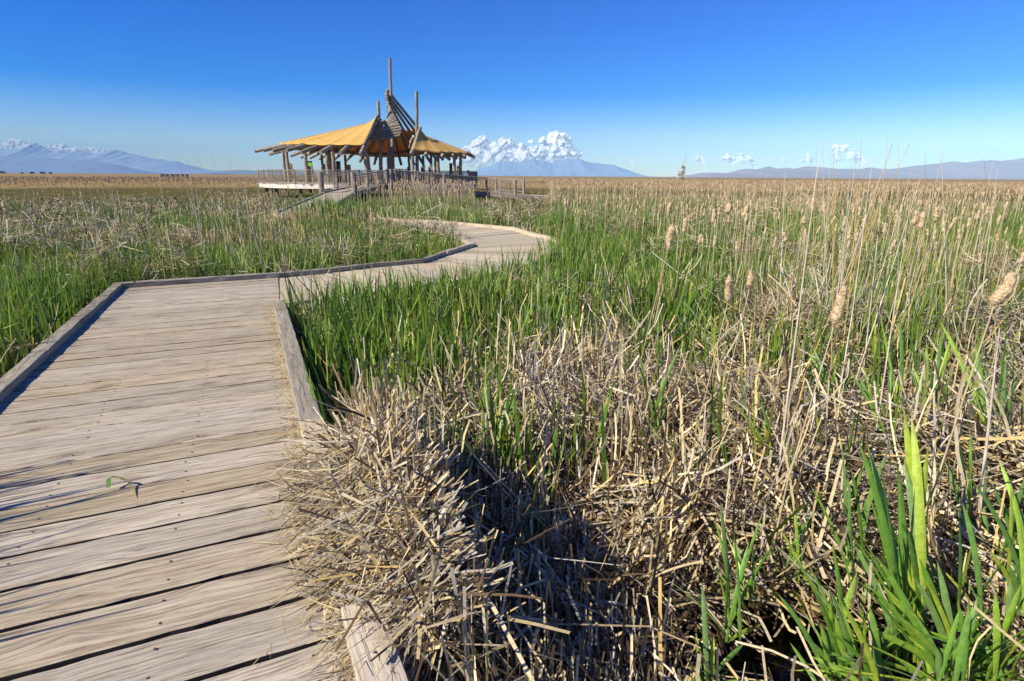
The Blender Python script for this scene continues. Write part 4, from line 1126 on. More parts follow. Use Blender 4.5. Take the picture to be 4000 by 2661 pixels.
a_ = -.24 - np.abs(G(.14, N)); d_ = U(5.9, 7.3, N)
blades('green_reeds', M['green'], np.stack([CL.x + VP2.x * a_ - VP1.x * d_, CL.y + VP2.y * a_ - VP1.y * d_, np.full(N, -.6)], 1), U(1.15, 1.75, N), U(.012, .022, N), U(0, 6.28, N), np.abs(G(.10, N)), np.abs(G(.15, N)), None, None, None, pal(GRN, N), pal(GRN, N), 6, 'leaf')

# --- standing dry stalks and leaves
def dryup(name, n, r0, r1, p, wmul, K, hm=1.0, brown=0.0):
    x, y, r = scatter(n * 2, r0, r1, p)
    g = greenness(x, y); q = np.clip(.9 - .72 * g, .08, 1) * (.55 + .7 * fbm(x, y, .8, 120, 2))
    ok = (rng.random(len(x)) < q) & ~blocked(x, y, .05) & (r > 1.7) & ~((r > 50) & (r < 100) & (rng.random(len(x)) < .75))
    ok &= (lh(x, y) > -.62) & ~pool(x, y)
    x, y, r = keep(ok, x, y, r); x, y, r = x[:n], y[:n], r[:n]; N = len(x)
    L = hfield(x, y) * (U(.3, 1.0, N)) * hm * np.where(greenness(x, y) > .3, .8, 1); L *= np.where(r < 7, .55, 1)
    w = np.maximum(U(.006, .017, N) * wmul, r * .0007)
    az = U(0, 2*math.pi, N); tilt = np.abs(G(.26, N)); c = pal(DRY, N, .14); b = pal(DRYB, N)
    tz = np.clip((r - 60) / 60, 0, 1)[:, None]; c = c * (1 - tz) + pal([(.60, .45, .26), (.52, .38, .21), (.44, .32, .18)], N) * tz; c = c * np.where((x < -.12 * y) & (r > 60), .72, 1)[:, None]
    kk = rng.random(N) < .42
    gl = fbm(x, y, .25, 130, 3)[:, None]; c = c * (.80 + .4 * gl)
    p0 = np.stack([x, y, gz(x, y) + .02], 1)
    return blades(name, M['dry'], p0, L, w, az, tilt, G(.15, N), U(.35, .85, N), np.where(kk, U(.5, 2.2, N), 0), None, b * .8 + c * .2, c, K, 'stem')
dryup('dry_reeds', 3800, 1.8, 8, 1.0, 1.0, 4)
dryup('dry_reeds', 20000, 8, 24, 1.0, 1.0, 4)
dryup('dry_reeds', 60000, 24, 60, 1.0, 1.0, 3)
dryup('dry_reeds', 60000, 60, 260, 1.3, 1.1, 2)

# --- fallen litter
def litter(name, n, r0, r1, p, Lr, wr, K=3, az=58):
    x, y, r = scatter(n * 2, r0, r1, p, az)
    g = greenness(x, y); h = lh(x, y)
    q = np.clip(1.05 - 1.0 * g, .08, 1) * (h > -.62) * np.clip(3.2 * fbm(x, y, 2.2, 140, 3) - .95, .05, 1.3)
    ok = (rng.random(len(x)) < q) & ~blocked(x, y, .02) & ~pool(x, y); x, y, r, h = keep(ok, x, y, r, h); x, y, r, h = x[:n], y[:n], r[:n], h[:n]; N = len(x)
    up = rng.random(N) < np.where(r < 8, .15, .25)
    pa = fbm(x, y, .9, 150, 2) * 9.0
    az_ = np.where(rng.random(N) < .6, pa + G(.55, N), U(0, 2*math.pi, N))
    a0 = np.where(up, U(.1, 1.0, N), math.pi/2 - G(.20, N))
    L = U(*Lr, N) * np.where(up, .8, 1.0); w = np.maximum(U(*wr, N), r * .0009)
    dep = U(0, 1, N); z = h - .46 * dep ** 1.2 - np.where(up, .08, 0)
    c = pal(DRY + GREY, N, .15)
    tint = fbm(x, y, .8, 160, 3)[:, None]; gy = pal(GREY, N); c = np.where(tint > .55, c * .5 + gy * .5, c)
    c = c * np.where(r < 6, 1.08, 1)[:, None]; rot_shade = (rng.random(N) < .15) | (dep > .66); L = L * np.clip((r - .6) / 1.6, .35, 1); c = np.where(rot_shade[:, None], pal(ROT_SHADE, N, .2), c)  # random rot, plus all deep pieces darkened to stand in for shade
    kk = rng.random(N) < .35
    p0 = np.stack([x - np.sin(az_) * L * .4 * (~up), y - np.cos(az_) * L * .4 * (~up), np.maximum(z, WL_ + .01)], 1)
    bl = blocked(p0[:, 0], p0[:, 1], .0) | blocked(x + np.sin(az_) * L * .5, y + np.cos(az_) * L * .5, -.04); L = np.where(bl, L * .45, L)
    p0[bl, 0] = x[bl]; p0[bl, 1] = y[bl]
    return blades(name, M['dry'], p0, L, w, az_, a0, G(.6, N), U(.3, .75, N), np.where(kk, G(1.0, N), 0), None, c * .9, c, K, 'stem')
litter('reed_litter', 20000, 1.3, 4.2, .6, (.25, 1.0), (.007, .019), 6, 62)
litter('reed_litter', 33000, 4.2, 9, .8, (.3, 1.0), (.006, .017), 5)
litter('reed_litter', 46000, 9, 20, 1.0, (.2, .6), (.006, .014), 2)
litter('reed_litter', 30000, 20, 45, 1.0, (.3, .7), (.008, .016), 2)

# --- the heap of broken reeds spilling over the right kerb
def AD(a, d, z=0): p = CL + VP2 * a - VP1 * d; return Vector((p.x, p.y, z))
k0 = kr_end - .12; k1 = (CL - W(1400, 2500)).dot(VP1)
print('heap', k0, k1, wl)
N = 3000
u = U(0, 1, N); dd = k0 - .15 + u * (k1 - k0 + .3); s_ = U(.08, 1, N)             # s: 0 crest .. 1 toe on the deck
bul = np.sin(np.clip(u, 0, 1) * math.pi) ** .5
crest_a = wl + .36 + .16 * vnoise(dd, dd * 0, 5, 3) + G(.05, N); crest_z = .06 + .34 * bul
toe_a = wl + .03 - .11 * bul * (1.1 - .8 * u) + .05 * vnoise(dd, dd * 0, 9, 5)
aa_ = crest_a + (toe_a - crest_a) * s_ ** .9; zz_ = crest_z * (1 - s_ ** 1.25) + .012
zz_ = zz_ - .08 * U(0, 1, N) ** 2
px_ = CL.x + VP2.x * aa_ - VP1.x * dd; py_ = CL.y + VP2.y * aa_ - VP1.y * dd
dirx, diry = -VP2.x * .82 - VP1.x * .35, -VP2.y * .82 - VP1.y * .35
azh = math.atan2(dirx, diry) + G(.45, N); rnd = rng.random(N) < .2; azh = np.where(rnd, U(0, 6.28, N), azh)
slope_ = np.arctan2(crest_z, np.maximum(.15, crest_a - toe_a)); a0 = math.pi/2 + slope_ * (1 - s_ * .55) + G(.22, N)
L = U(.18, .80, N) * np.interp(s_, [0, .3, 1], [.55, 1, .55]); w = U(.005, .016, N)
c = pal(DRY + GREY + GREY, N, .15); c = np.where((rng.random(N) < .2)[:, None], pal(ROT_SHADE, N), c)
tl = np.interp(s_, [0, .35], [.08, .4]); p0 = np.stack([px_ - np.sin(azh) * L * tl, py_ - np.cos(azh) * L * tl, np.maximum(zz_ + L * tl * .6 * np.cos(math.pi - a0), .014)], 1)
kk = rng.random(N) < .2
heap = blades('reed_heap', M['dry'], p0, L, w, azh, np.where(p0[:, 2] < .05, math.pi/2 - .03, a0), G(.35, N), U(.4, .8, N), np.where(kk, G(.7, N), 0), None, c * .95, c, 5, 'wisp', kind=None)
tag(heap, 'sunlit heap of dry broken reeds spilling over the right kerb onto the boardwalk', 'reed heap')
# dark brown matted core of the heap
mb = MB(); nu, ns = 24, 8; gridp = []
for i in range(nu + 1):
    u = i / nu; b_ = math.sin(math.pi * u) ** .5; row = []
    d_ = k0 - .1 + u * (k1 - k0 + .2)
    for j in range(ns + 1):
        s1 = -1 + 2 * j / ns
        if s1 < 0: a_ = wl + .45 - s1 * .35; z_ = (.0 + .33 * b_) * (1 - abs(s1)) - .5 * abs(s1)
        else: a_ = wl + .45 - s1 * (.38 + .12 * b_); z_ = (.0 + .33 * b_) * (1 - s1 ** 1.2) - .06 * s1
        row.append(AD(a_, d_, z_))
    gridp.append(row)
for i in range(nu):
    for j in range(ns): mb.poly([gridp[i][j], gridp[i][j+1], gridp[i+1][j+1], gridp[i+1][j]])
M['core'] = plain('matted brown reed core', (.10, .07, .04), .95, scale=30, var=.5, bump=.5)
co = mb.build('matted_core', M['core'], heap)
# steep standing stalks on the shaded side of the heap
N = 2600
u = U(0, 1, N); dd = k0 - .55 + u * (k1 - k0 + 1.1); off = U(0, 1, N)
aa_ = wl + .34 + off * 1.15; zt = (.38 * np.sin(np.clip(u, .02, .98) * math.pi) ** .5 + .02) - 1.0 * off + .25 * off ** 2 - .03
px_ = CL.x + VP2.x * aa_ - VP1.x * dd; py_ = CL.y + VP2.y * aa_ - VP1.y * dd
L = U(.3, .8, N); az_ = math.atan2(-VP2.x, -VP2.y) + G(1.0, N); a0 = np.abs(G(.22, N)) + .03
lying = rng.random(N) < .35; a0 = np.where(lying, math.pi/2 - G(.45, N), a0); L = np.where(lying, L * .8, L)
c = pal(DRY + GREY, N, .12); c = np.where((rng.random(N) < .35)[:, None], pal(ROT_SHADE, N), c)
p0 = np.stack([px_, py_, np.where(lying, zt - .15 * U(0, 1, N), zt - L * U(.8, 1.0, N))], 1)
o = blades('standing_stalks', M['dry'], p0, L, U(.006, .016, N), az_, a0, G(.12, N), U(.4, .8, N), np.where(rng.random(N) < .2, G(.9, N), 0), None, c * .9, c, 3, 'stem', kind=None, parent=heap)
N = 230
u = U(0, 1, N) ** 1.5; dd = k0 - .35 + u * (k1 - k0 + .2); aa_ = wl + .30 + np.abs(G(.14, N)); L = U(.22, .55, N)
zt = .30 + .14 * np.sin(np.clip(u, .02, .98) * math.pi) + G(.04, N)
o = blades('standing_stalks', M['dry'], np.stack([CL.x + VP2.x * aa_ - VP1.x * dd, CL.y + VP2.y * aa_ - VP1.y * dd, zt - L], 1), L, U(.007, .014, N), U(0, 6.28, N), np.abs(G(.18, N)), G(.1, N), U(.4, .8, N), np.where(rng.random(N) < .15, G(1.2, N), 0), None, pal(DRY, N), pal(DRY, N), 3, 'stem', kind=None, parent=heap, crease=True)
# loose straws and dirt along the right edge of the deck
N = 900
dd = U(2.0, 8, N); aa_ = wl - np.abs(G(.035, N)) - .004; px_ = CL.x + VP2.x * aa_ - VP1.x * dd; py_ = CL.y + VP2.y * aa_ - VP1.y * dd
azh = math.atan2(-VP1.x, -VP1.y) + G(.7, N)
blades('straw_litter', M['dry'], np.stack([px_, py_, U(.004, .02, N)], 1), U(.02, .11, N), U(.0015, .005, N), azh, math.pi/2 - G(.04, N), G(.1, N), None, None, None, pal(DRY, N), pal(DRY, N), 2, 'wisp')
N = 150
k2 = (k0 + k1) / 2; dd = k2 + G(.35, N); aa_ = wl - .08 - np.abs(G(.05, N)); px_ = CL.x + VP2.x * aa_ - VP1.x * dd; py_ = CL.y + VP2.y * aa_ - VP1.y * dd
blades('straw_litter', M['dry'], np.stack([px_, py_, U(.005, .015, N)], 1), U(.02, .16, N), U(.0015, .005, N), U(0, 6.28, N), math.pi/2 - np.abs(G(.03, N)), G(.08, N), None, None, None, pal(DRY, N), pal(DRY, N), 2, 'wisp')

# --- single leaves and plants close to the viewpoint: each leaf from its root to its tip
def leaf_plant(name, label, root_px, zr, leaves, group=None, mat='green', wmul=1.0, cat='plant', extra=True):
    extra = extra and len(leaves) < 13 and root_px[1] > 1700 and not (len(leaves) in (6, 7, 8) and root_px[1] in (2250, 1900, 1720, 2400, 2380))
    r0 = W(*root_px, zr); mbv = []; Vs = []; Cs = []; Fs = []; off = 0
    ex = []
    for (tx, ty, dy, w) in leaves:
        ex.append((tx, ty, dy, w * 1.2))
        if cat == 'plant' and extra:
            for _ in range(3 if w > .0195 else 2): ex.append((tx + random.gauss(0, 90), ty + random.uniform(30, 380), dy * random.uniform(.3, 1), w * random.uniform(.55, 1.15)))
    for (tx, ty, dy, w) in ex:
        tip = P(tx, ty, max(.5, r0.y + dy)); root = r0 + Vector((random.gauss(0, .05 if len(leaves) > 3 else .015), random.gauss(0, .04), 0))
        d = tip - root; L = d.length; K = 9
        side0 = Vector((1, 0, 0)); ctrl = root.lerp(tip, .45) + Vector((0, 0, L * .08)) + Vector((-d.x * .12, -d.y * .12, 0))
        tw0, tw1 = random.uniform(-.7, .7), random.uniform(-.9, .9)
        base = np.array(random.choice(GRN)) * random.uniform(.95, 1.4) * np.array([1.12, 1.08, 1.2]) if mat == 'green' else np.array(random.choice(DRY))
        for i in range(K + 1):
            t = i / K; q = root * (1-t)**2 + ctrl * 2*t*(1-t) + tip * t*t
            tg = ((ctrl - root) * (1-t) + (tip - ctrl) * t).normalized()
            sd = tg.cross(Vector((0, 1, 0))).normalized() if abs(tg.y) < .9 else Vector((1, 0, 0))
            if sd.x < 0: sd = -sd
            sd = Matrix.Rotation(tw0 + (tw1 - tw0) * t, 3, tg) @ sd
            nm = sd.cross(tg)
            hw = w * wmul * float(np.interp(t, [0, .1, .45, .8, .94, 1], [.45, .62, 1, .85, .42, .03])) / 2
            Vs += [q - sd * hw, q + nm * hw * .35, q + sd * hw]
            cc = base * (1 + .25 * t) if t < .93 else base * .5 + np.array([.28, .24, .05]) * .5
            Cs += [cc, cc * np.array([1.12, 1.1, 1.0]), cc]
            if i < K:
                a = off + i * 3; Fs += [(a, a+1, a+4, a+3), (a+1, a+2, a+5, a+4)]
        off += (K + 1) * 3
    me = bpy.data.meshes.new(name); me.from_pydata([tuple(v) for v in Vs], [], Fs)
    ca = me.color_attributes.new('Col', 'FLOAT_COLOR', 'POINT'); ca.data.foreach_set('color', np.array([(*c, 1) for c in Cs], np.float32).ravel())
    me.polygons.foreach_set('use_smooth', [True] * len(Fs)); me.materials.append(M[mat]); me.update()
    o = bpy.data.objects.new(name, me); COL.objects.link(o); tag(o, label, cat, group); return o
GP = 'broad green cattail shoots in the foreground'
PL = [
 ('large fan of broad green leaves at the bottom right corner', (3720, 2720), -.5, [(3420, 2170, .1, .024), (3590, 2180, .15, .028), (3660, 2190, .1, .024), (3560, 2240, .05, .022), (3820, 2330, .1, .026), (3990, 2280, .0, .026), (4080, 2420, -.1, .026), (3350, 2440, .0, .022), (3870, 2480, -.1, .024), (3740, 2350, .05, .022), (3500, 2400, 0, .02), (3800, 2500, -.1, .02)]),
 ('bright green shoot with yellow-tipped leaves left of the corner fan', (3290, 2700), -.5, [(3180, 2300, .05, .022), (3250, 2110, .15, .022), (3350, 2230, .1, .022), (3260, 2400, 0, .026), (3420, 2330, 0, .022), (3130, 2480, .0, .02), (3080, 2140, .2, .018), (3030, 2310, .1, .018)]),
 ('tallest broad leaves rising above the pale litter at right', (3540, 2560), -.45, [(3530, 1590, .35, .036), (3560, 1620, .3, .034), (3385, 1730, .25, .024), (3500, 1790, .3, .022), (3540, 2050, .1, .03), (3480, 2080, .1, .024)]),
 ('small green shoot with three leaves at the bottom edge right of centre', (2712, 2720), -.5, [(2742, 2275, .1, .020), (2912, 2510, .0, .022), (2785, 2470, .05, .018), (2700, 2600, 0, .016)]),
 ('slender leaf pair with a yellow edge over the dark pool', (2855, 2500), -.5, [(2812, 1955, .15, .020), (2925, 2120, .15, .018), (2795, 2200, .1, .012)]),
 ('single green leaf rising at the bottom edge below the shaded reeds', (1945, 2700), -.45, [(1884, 2290, .1, .022)]),
 ('tall leaves beside the tilted cattail at the right edge', (3850, 1900), -.35, [(3815, 1205, .5, .030), (3935, 1240, .4, .024), (3960, 1330, .3, .024), (3770, 1330, .3, .020)]),
 ('upright pair of long green leaves below the nearest cattail head', (3490, 1800), -.35, [(3437, 1240, .5, .022), (3476, 1290, .45, .024), (3516, 1232, .5, .026), (3480, 1420, .3, .022)]),
 ('crossing green leaves between the pair and the right edge', (3600, 1850), -.35, [(3620, 1330, .4, .028), (3710, 1325, .5, .028), (3682, 1285, .4, .026), (3840, 1330, .4, .022), (3560, 1420, .3, .022)]),
 ('green shoot on the pale litter at the far right middle', (3770, 2130), -.3, [(3790, 1660, .3, .022), (3740, 1700, .3, .022), (3860, 1800, .2, .02), (3690, 1800, .2, .018)]),
 ('group of upright leaves at the right edge below the litter crest', (3960, 2250), -.35, [(3900, 1790, .2, .022), (4010, 1850, .2, .026), (3990, 1990, .1, .02), (3890, 2100, .1, .02), (3870, 1880, .2, .02)]),
 ('dark green leaves crossing left of the nearest cattail head', (3260, 1620), -.3, [(3150, 1370, .3, .020), (3170, 1350, .3, .020), (3240, 1420, .2, .018), (3290, 1450, .2, .018), (3330, 1460, .2, .018)]),
 ('drooping leaf over the pale litter right of centre', (3180, 1560), -.2, [(2930, 1640, -.2, .022), (3280, 1480, .3, .02)]),
 ('bright leaf fan growing from dry reeds beside the deck kerb', (1498, 1625), -.35, [(1438, 1330, .3, .020), (1522, 1400, .2, .018), (1495, 1420, .2, .016), (1530, 1450, .2, .014)]),
 ('clump of green leaves behind the shaded hollow', (1960, 1850), -.3, [(1925, 1600, .3, .016), (1980, 1560, .3, .016), (2020, 1500, .4, .016), (1950, 1640, .2, .014), (2060, 1620, .2, .014), (1900, 1690, .2, .014), (2010, 1640, .2, .016)]),
 ('narrow green leaves above the right side of the shaded hollow', (2130, 2150), -.35, [(2105, 1850, .2, .012), (2140, 1900, .2, .012), (2150, 1990, .1, .012), (2115, 1960, .1, .01)]),
 ('long dark leaf arching at the lower left of the green tuft by the deck', (1175, 1400), -.5, [(1112, 1222, .2, .012), (1118, 1155, .3, .012), (1190, 1240, .2, .011)]),
 ('thin green leaves at the bottom right of centre above the small shoot', (2900, 2330), -.4, [(2870, 2110, .1, .014), (2940, 2120, .1, .016), (2980, 2000, .2, .012), (2790, 2020, .2, .012)]),
 ('leaf cluster rising through litter below the drooping leaf', (3080, 2260), -.35, [(3100, 1960, .2, .016), (3160, 2090, .1, .016), (3040, 2060, .1, .014), (3200, 1990, .2, .014)]),
]
def fan(px, py, n, wd, hmin, hmax, w): return [(px + random.gauss(0, wd), py - random.uniform(hmin, hmax), random.uniform(.0, .15), w * random.uniform(.75, 1.2)) for _ in range(n)]
PL += [
 ('cluster of bright green leaves at the bottom edge right of the pool', (3400, 2690), -.38, fan(3380, 2690, 7, 170, 120, 420, .019)),
 ('overlapping green leaves in the bottom right corner', (3900, 2640), -.36, fan(3880, 2640, 9, 190, 120, 480, .021)),
 ('green leaves filling the bottom edge between pool cluster and corner', (3650, 2690), -.34, fan(3640, 2690, 5, 170, 80, 360, .019)),
 ('green shoot at the right edge above the corner leaves', (3990, 2380), -.3, fan(3970, 2380, 8, 90, 150, 520, .018)),
 ('loose green shoot between the tallest broad leaves and the right edge', (3740, 2400), -.32, fan(3740, 2400, 7, 110, 120, 450, .018)),
 ('slender green shoot left of the tallest broad leaves', (3330, 2250), -.3, fan(3320, 2250, 6, 80, 150, 450, .015)),
 ('green shoot beside the long grey stem foot', (3010, 1900), -.3, fan(3010, 1900, 6, 90, 150, 400, .015)),
 ('green shoot in the middle of the pale litter', (2560, 1720), -.28, fan(2560, 1720, 7, 70, 120, 380, .014)),
]
for lb_, rp, z, lv in PL: leaf_plant('cattail_shoot', lb_, rp, z, lv, GP)
# a torn leaf on the boards
o = leaf_plant('torn_leaf', 'torn green and straw leaf lying on the near boards', (522, 1945), .006, [(430, 1862, .12, .012)], cat='leaf')
bpy.data.objects.remove(o)
mb = []
pts = [(422, 1905, .02), (425, 1872, .05), (436, 1862, .055), (470, 1866, .05), (505, 1880, .03), (518, 1905, .012), (532, 1945, .006)]
pw = [W(*q) for q in pts]; Vs = []; Cs = []; Fs = []
for i, q in enumerate(pw):
    tg = (pw[min(i+1, 6)] - pw[max(i-1, 0)]).normalized(); sd = tg.cross(Vector((0, 0, 1))).normalized() * (.009 if i else .009) * (1 if i < 6 else .1)
    if i < 2: sd = Vector((.010, .003, 0))
    Vs += [q - sd, q + sd]; cc = (.13, .24, .03) if i < 3 else (.45, .40, .18); Cs += [cc, cc]
    if i < 6: Fs.append((2*i, 2*i+1, 2*i+3, 2*i+2))
me = bpy.data.meshes.new('torn_leaf'); me.from_pydata([tuple(v) for v in Vs], [], Fs); ca = me.color_attributes.new('Col', 'FLOAT_COLOR', 'POINT'); ca.data.foreach_set('color', np.array([(*c, 1) for c in Cs], np.float32).ravel())
me.materials.append(M['green']); o = bpy.data.objects.new('torn_leaf', me); COL.objects.link(o); tag(o, 'torn green and straw-coloured leaf lying on the near deck boards', 'leaf')

# --- cattails
M['fluff'] = None
m, nt, out = nmat('cattail fluff'); T = NT(nt)
oc = T.n('TexCoord').outputs['Object']; n = T.noise(T.mapv(oc, (1, 1, 1.6)), 55, 4, .65)
c = T.ramp(n, [(.28, (.38, .25, .13)), (.45, (.64, .47, .27)), (.64, (.82, .68, .44))])
d = T.n('BsdfDiffuse'); t_ = T.n('BsdfTranslucent'); mx = T.n('MixShader'); mx.inputs[0].default_value = .25; T.l(c, d.inputs[0]); T.l(c, t_.inputs[0])
bp = T.n('Bump'); bp.inputs['Strength'].default_value = .9; bp.inputs['Distance'].default_value = .01; T.l(n, bp.inputs['Height']); T.l(bp.outputs[0], d.inputs['Normal'])
T.l(d.outputs[0], mx.inputs[1]); T.l(t_.outputs[0], mx.inputs[2]); T.l(mx.outputs[0], out.inputs[0]); M['fluff'] = m
M['stalk'] = plain('cattail stalk', (.50, .39, .23), .7, scale=9, var=.25)
M['stem_pale'] = plain('pale bare stem', (.58, .50, .38), .6, scale=7, var=.3)
M['stem_gold'] = plain('golden bare stem', (.52, .33, .12), .6, scale=7, var=.3)
def head_mb(L, r_, n=9, rings=10, seed=0, fuzz=0):
    r2 = random.Random(seed); mb = MB(); prev = None; bend = r2.uniform(-.3, .3); ph = [r2.uniform(0, 6.28) for _ in range(6)]
    pts = []
    for i in range(rings + 1):
        t = i / rings; e_ = max(.06, min(1, min(t, 1 - t) * 5.5)) ** .5
        low = 1 + .10 * math.sin(t * 7 + ph[0]) + .10 * math.sin(t * 15 + ph[1])
        cx = bend * L * (t - .5) ** 2 + r_ * .12 * math.sin(t * 9 + ph[2]); cy = r_ * .12 * math.sin(t * 8 + ph[3])
        ring = []
        for k in range(n):
            a = k * 2 * math.pi / n
            rad = r_ * e_ * (low + .15 * math.sin(a * 2 + t * 11 + ph[4]) * math.sin(t * 13 + ph[5]) + r2.gauss(0, .07))
            ring.append(Vector((cx + math.cos(a) * rad, cy + math.sin(a) * rad, L * t)))
        pts += ring
        if prev:
            for k in range(n): mb.poly([prev[k], prev[(k+1) % n], ring[(k+1) % n], ring[k]])
        prev = ring
    for _ in range(fuzz):
        q = r2.choice(pts); d = Vector((q.x, q.y, 0)); d = (d.normalized() if d.length > 1e-5 else Vector((1, 0, 0))) + Vector((r2.gauss(0, .5), r2.gauss(0, .5), r2.gauss(0, .5)))
        d.normalize(); p = q + Vector((r2.gauss(0, .003), r2.gauss(0, .003), r2.gauss(0, .005))); s_ = d.cross(Vector((r2.gauss(0, 1), r2.gauss(0, 1), 1))).normalized() * .0005
        e = p + d * r2.uniform(.15, .5) * r_; mb.poly([p - s_, p + s_, e])
    return mb
def cattail(head, L, r_, root, label, group, fine=False, tilt=None, seed=0, spike=True):
    """head: centre of the seed head; root on the ground"""
    e = empty('cattail', root); e['label'] = label; e['category'] = 'cattail'
    if group: e['group'] = group
    hb = head - Vector((0, 0, L * .5)) if tilt is None else head - tilt * L * .5
    mb = MB(); q = hb - root; mid = q * .5 + Vector((random.gauss(0, .012), 0, 0))
    mb.tube((0, 0, 0), mid, .0045 if fine else .006, .004 if fine else .005, n=6, seg=2, cap=False); mb.tube(mid, q, .004 if fine else .005, .003, n=6, seg=2, cap=False)
    if spike:
        tdir = tilt or Vector((0, 0, 1)); mb.tube(q + tdir * L * .9, q + tdir * (L + random.uniform(.02, .08)), .0025, .001, n=5, seg=1)
    mb.build('stalk', M['stalk'], e, smooth=True)
    h = head_mb(L, r_, 12 if fine else 7, 16 if fine else 7, seed, 1500 if fine else 0).build('seed_head', M['fluff'], e, smooth=True)
    h.location = q; tdir = tilt or Vector((random.gauss(0, .08), random.gauss(0, .08), 1)).normalized()
    h.rotation_euler = tdir.to_track_quat('Z', 'Y').to_euler(); return e
NEAR = [  # head centre px, Y, length, radius, root px x shift, label
 (3272, 1192, 2.45, .185, .024, -60, 'tall fluffy pinkish cattail head, largest one standing upright right of centre', None),
 (3925, 1132, 2.35, .155, .026, -90, 'big shaggy cattail head tilted to the right near the right edge', Vector((.42, .05, .9)).normalized()),
 (2612, 925, 4.6, .20, .028, -90, 'cattail on a long pale stalk, alone above the green reeds right of centre', None),
 (2849, 1130, 3.6, .175, .022, -70, 'narrow fluffy cattail between the long grey stem and the lone cattail', None),
 (2932, 1092, 3.9, .13, .024, -50, 'short cattail head just right of the narrow fluffy one', None),
 (3577, 852, 5.2, .15, .026, -20, 'left one of the touching pair of cattails near the right stems', None),
 (3602, 862, 5.0, .16, .025, 0, 'right one of the touching pair of cattails near the right stems', None),
 (3662, 840, 5.3, .14, .024, -20, 'pale pinkish cattail just right of the touching pair', None),
 (2674, 880, 6.6, .17, .026, -20, 'slim cattail right of the lone long-stalked one', None),
 (2612, 820, 8.2, .22, .032, 0, 'cattail directly above the lone long-stalked one', None),
 (2788, 845, 7.6, .2, .03, 0, 'slightly bent cattail right of the slim one', None),
 (2845, 815, 7.4, .15, .045, 0, 'clumped wide cattail head with ragged base', None),
 (2912, 825, 7.5, .16, .028, 0, 'leaning cattail with a pale split head', Vector((.3, 0, .95)).normalized()),
 (3142, 862, 6.8, .10, .03, 0, 'small pale cattail head on a thin stalk right of the pale split one', None),
 (3176, 798, 8.5, .2, .03, 0, 'cattail beside the long grey stem', None),
 (1270, 772, 22, .3, .05, 0, 'lone cattail in front of the left gate post', None),
 (20, 810, 8.5, .2, .035, 0, 'cattail head cut by the left photo edge', None),
]
for i, (px, py, Y, L, r_, dx, lb_, tl) in enumerate(NEAR):
    h = P(px, py, Y); sc = 2313.0 / Y
    root = Vector((h.x + dx / sc * 1.2 - .04, h.y + .05, float(gz(h.x, h.y))))
    cattail(h, L, r_ * .85, root, lb_, 'single cattails that stand out', fine=Y < 7, tilt=tl, seed=i + 1)
# the many others: 283 of their own, the rest one mass
pts_ = []
def addc(n, r0, r1, az0, az1, zlo, zhi, fn=None):
    k = 0
    while k < n:
        r = math.sqrt(random.uniform(r0 * r0, r1 * r1)); a = R(random.uniform(az0, az1)); x, y = r * math.sin(a), r * math.cos(a)
        if blocked(np.array([x]), np.array([y]), .2)[0]: continue
        if -.065 * y < x < .06 * y and 22 < r < 48: continue
        if random.random() > .25 + 1.1 * fbm(np.array([x]), np.array([y]), .25, 200, 2)[0] ** 1.5: continue
        pts_.append((r, x, y, random.uniform(zlo, zhi))); k += 1
addc(250, 12, 26, 4, 44, .60, 1.12)
addc(70, 8, 14, 16, 44, .65, 1.1)
addc(620, 24, 42, -16, 42, .75, 1.25)
addc(220, 33, 44, -12, 4, .8, 1.3)
addc(620, 36, 58, 2, 42, .7, 1.2)
addc(75, 14, 34, -44, -20, .45, .85)
addc(40, 30, 55, -44, -18, .4, .8)
pts_.sort()
protos = []
for s_ in range(6):
    mb = MB(); mb.tube((0, 0, 0), (random.gauss(0, .05), 0, 1.5), .007, .005, n=5, seg=3, wob=.01, cap=False)
    protos.append((mb.build('stalk', M['stalk'], smooth=True), head_mb(.18, .0215, 8, 8, 50 + s_).build('seed_head', M['fluff'])))
def zone(r, x, y):
    a = math.degrees(math.atan2(x, y))
    if a < -17: return ('small cattail with a curled pale head in the left reed bed', 'cattails in the left reed bed')
    if a < 3: return ('tan cattail in the dense stand in front of the pavilion', 'cattails in front of the pavilion')
    if r < 20: return ('fluffy tan cattail among the green reeds of the right field', 'cattails among the green reeds at right')
    return ('tan cattail in the dense stand far back in the right field', 'cattails in the far right stand')
nind = 283; rest = pts_[nind:]
for i, (r, x, y, zt) in enumerate(pts_[:nind]):
    g0 = float(gz(x, y)); st, hd = protos[i % 6]
    e = empty('cattail', (x, y, g0), random.uniform(0, 6.28)); lb_, gp = zone(r, x, y); tag(e, lb_, 'cattail', gp)
    s1 = st.copy(); h1 = hd.copy(); COL.objects.link(s1); COL.objects.link(h1); s1.parent = e; h1.parent = e
    hgt = zt - g0 - .12; s1.scale = (1, 1, hgt / 1.5)
    k = random.uniform(.65, 1.05); h1.scale = (k * 1.05, k * 1.05, k); h1.location = (s1.data.vertices[-1].co.x, 0, hgt - .02)
    h1.rotation_euler = (random.gauss(0, .12), random.gauss(0, .12), random.uniform(0, 6.28)); e.rotation_euler.x = random.gauss(0, .05); e.rotation_euler.y = random.gauss(0, .05)
V = []; Fc = []; off = 0; mi = []
for i, (r, x, y, zt) in enumerate(rest):
    g0 = float(gz(x, y))
    for j, ob in enumerate(protos[i % 6]):
        co = np.zeros(len(ob.data.vertices) * 3); ob.data.vertices.foreach_get('co', co); co = co.reshape(-1, 3)
        if j == 0: co = co * [1, 1, (zt - g0 - .12) / 1.5]
        else: co = co * random.uniform(.7, 1.15) + [0, 0, zt - g0 - .14]
        V.append(co + [x, y, g0]); fs = [tuple(v + off for v in p.vertices) for p in ob.data.polygons]; Fc += fs; mi += [j] * len(fs); off += len(co)
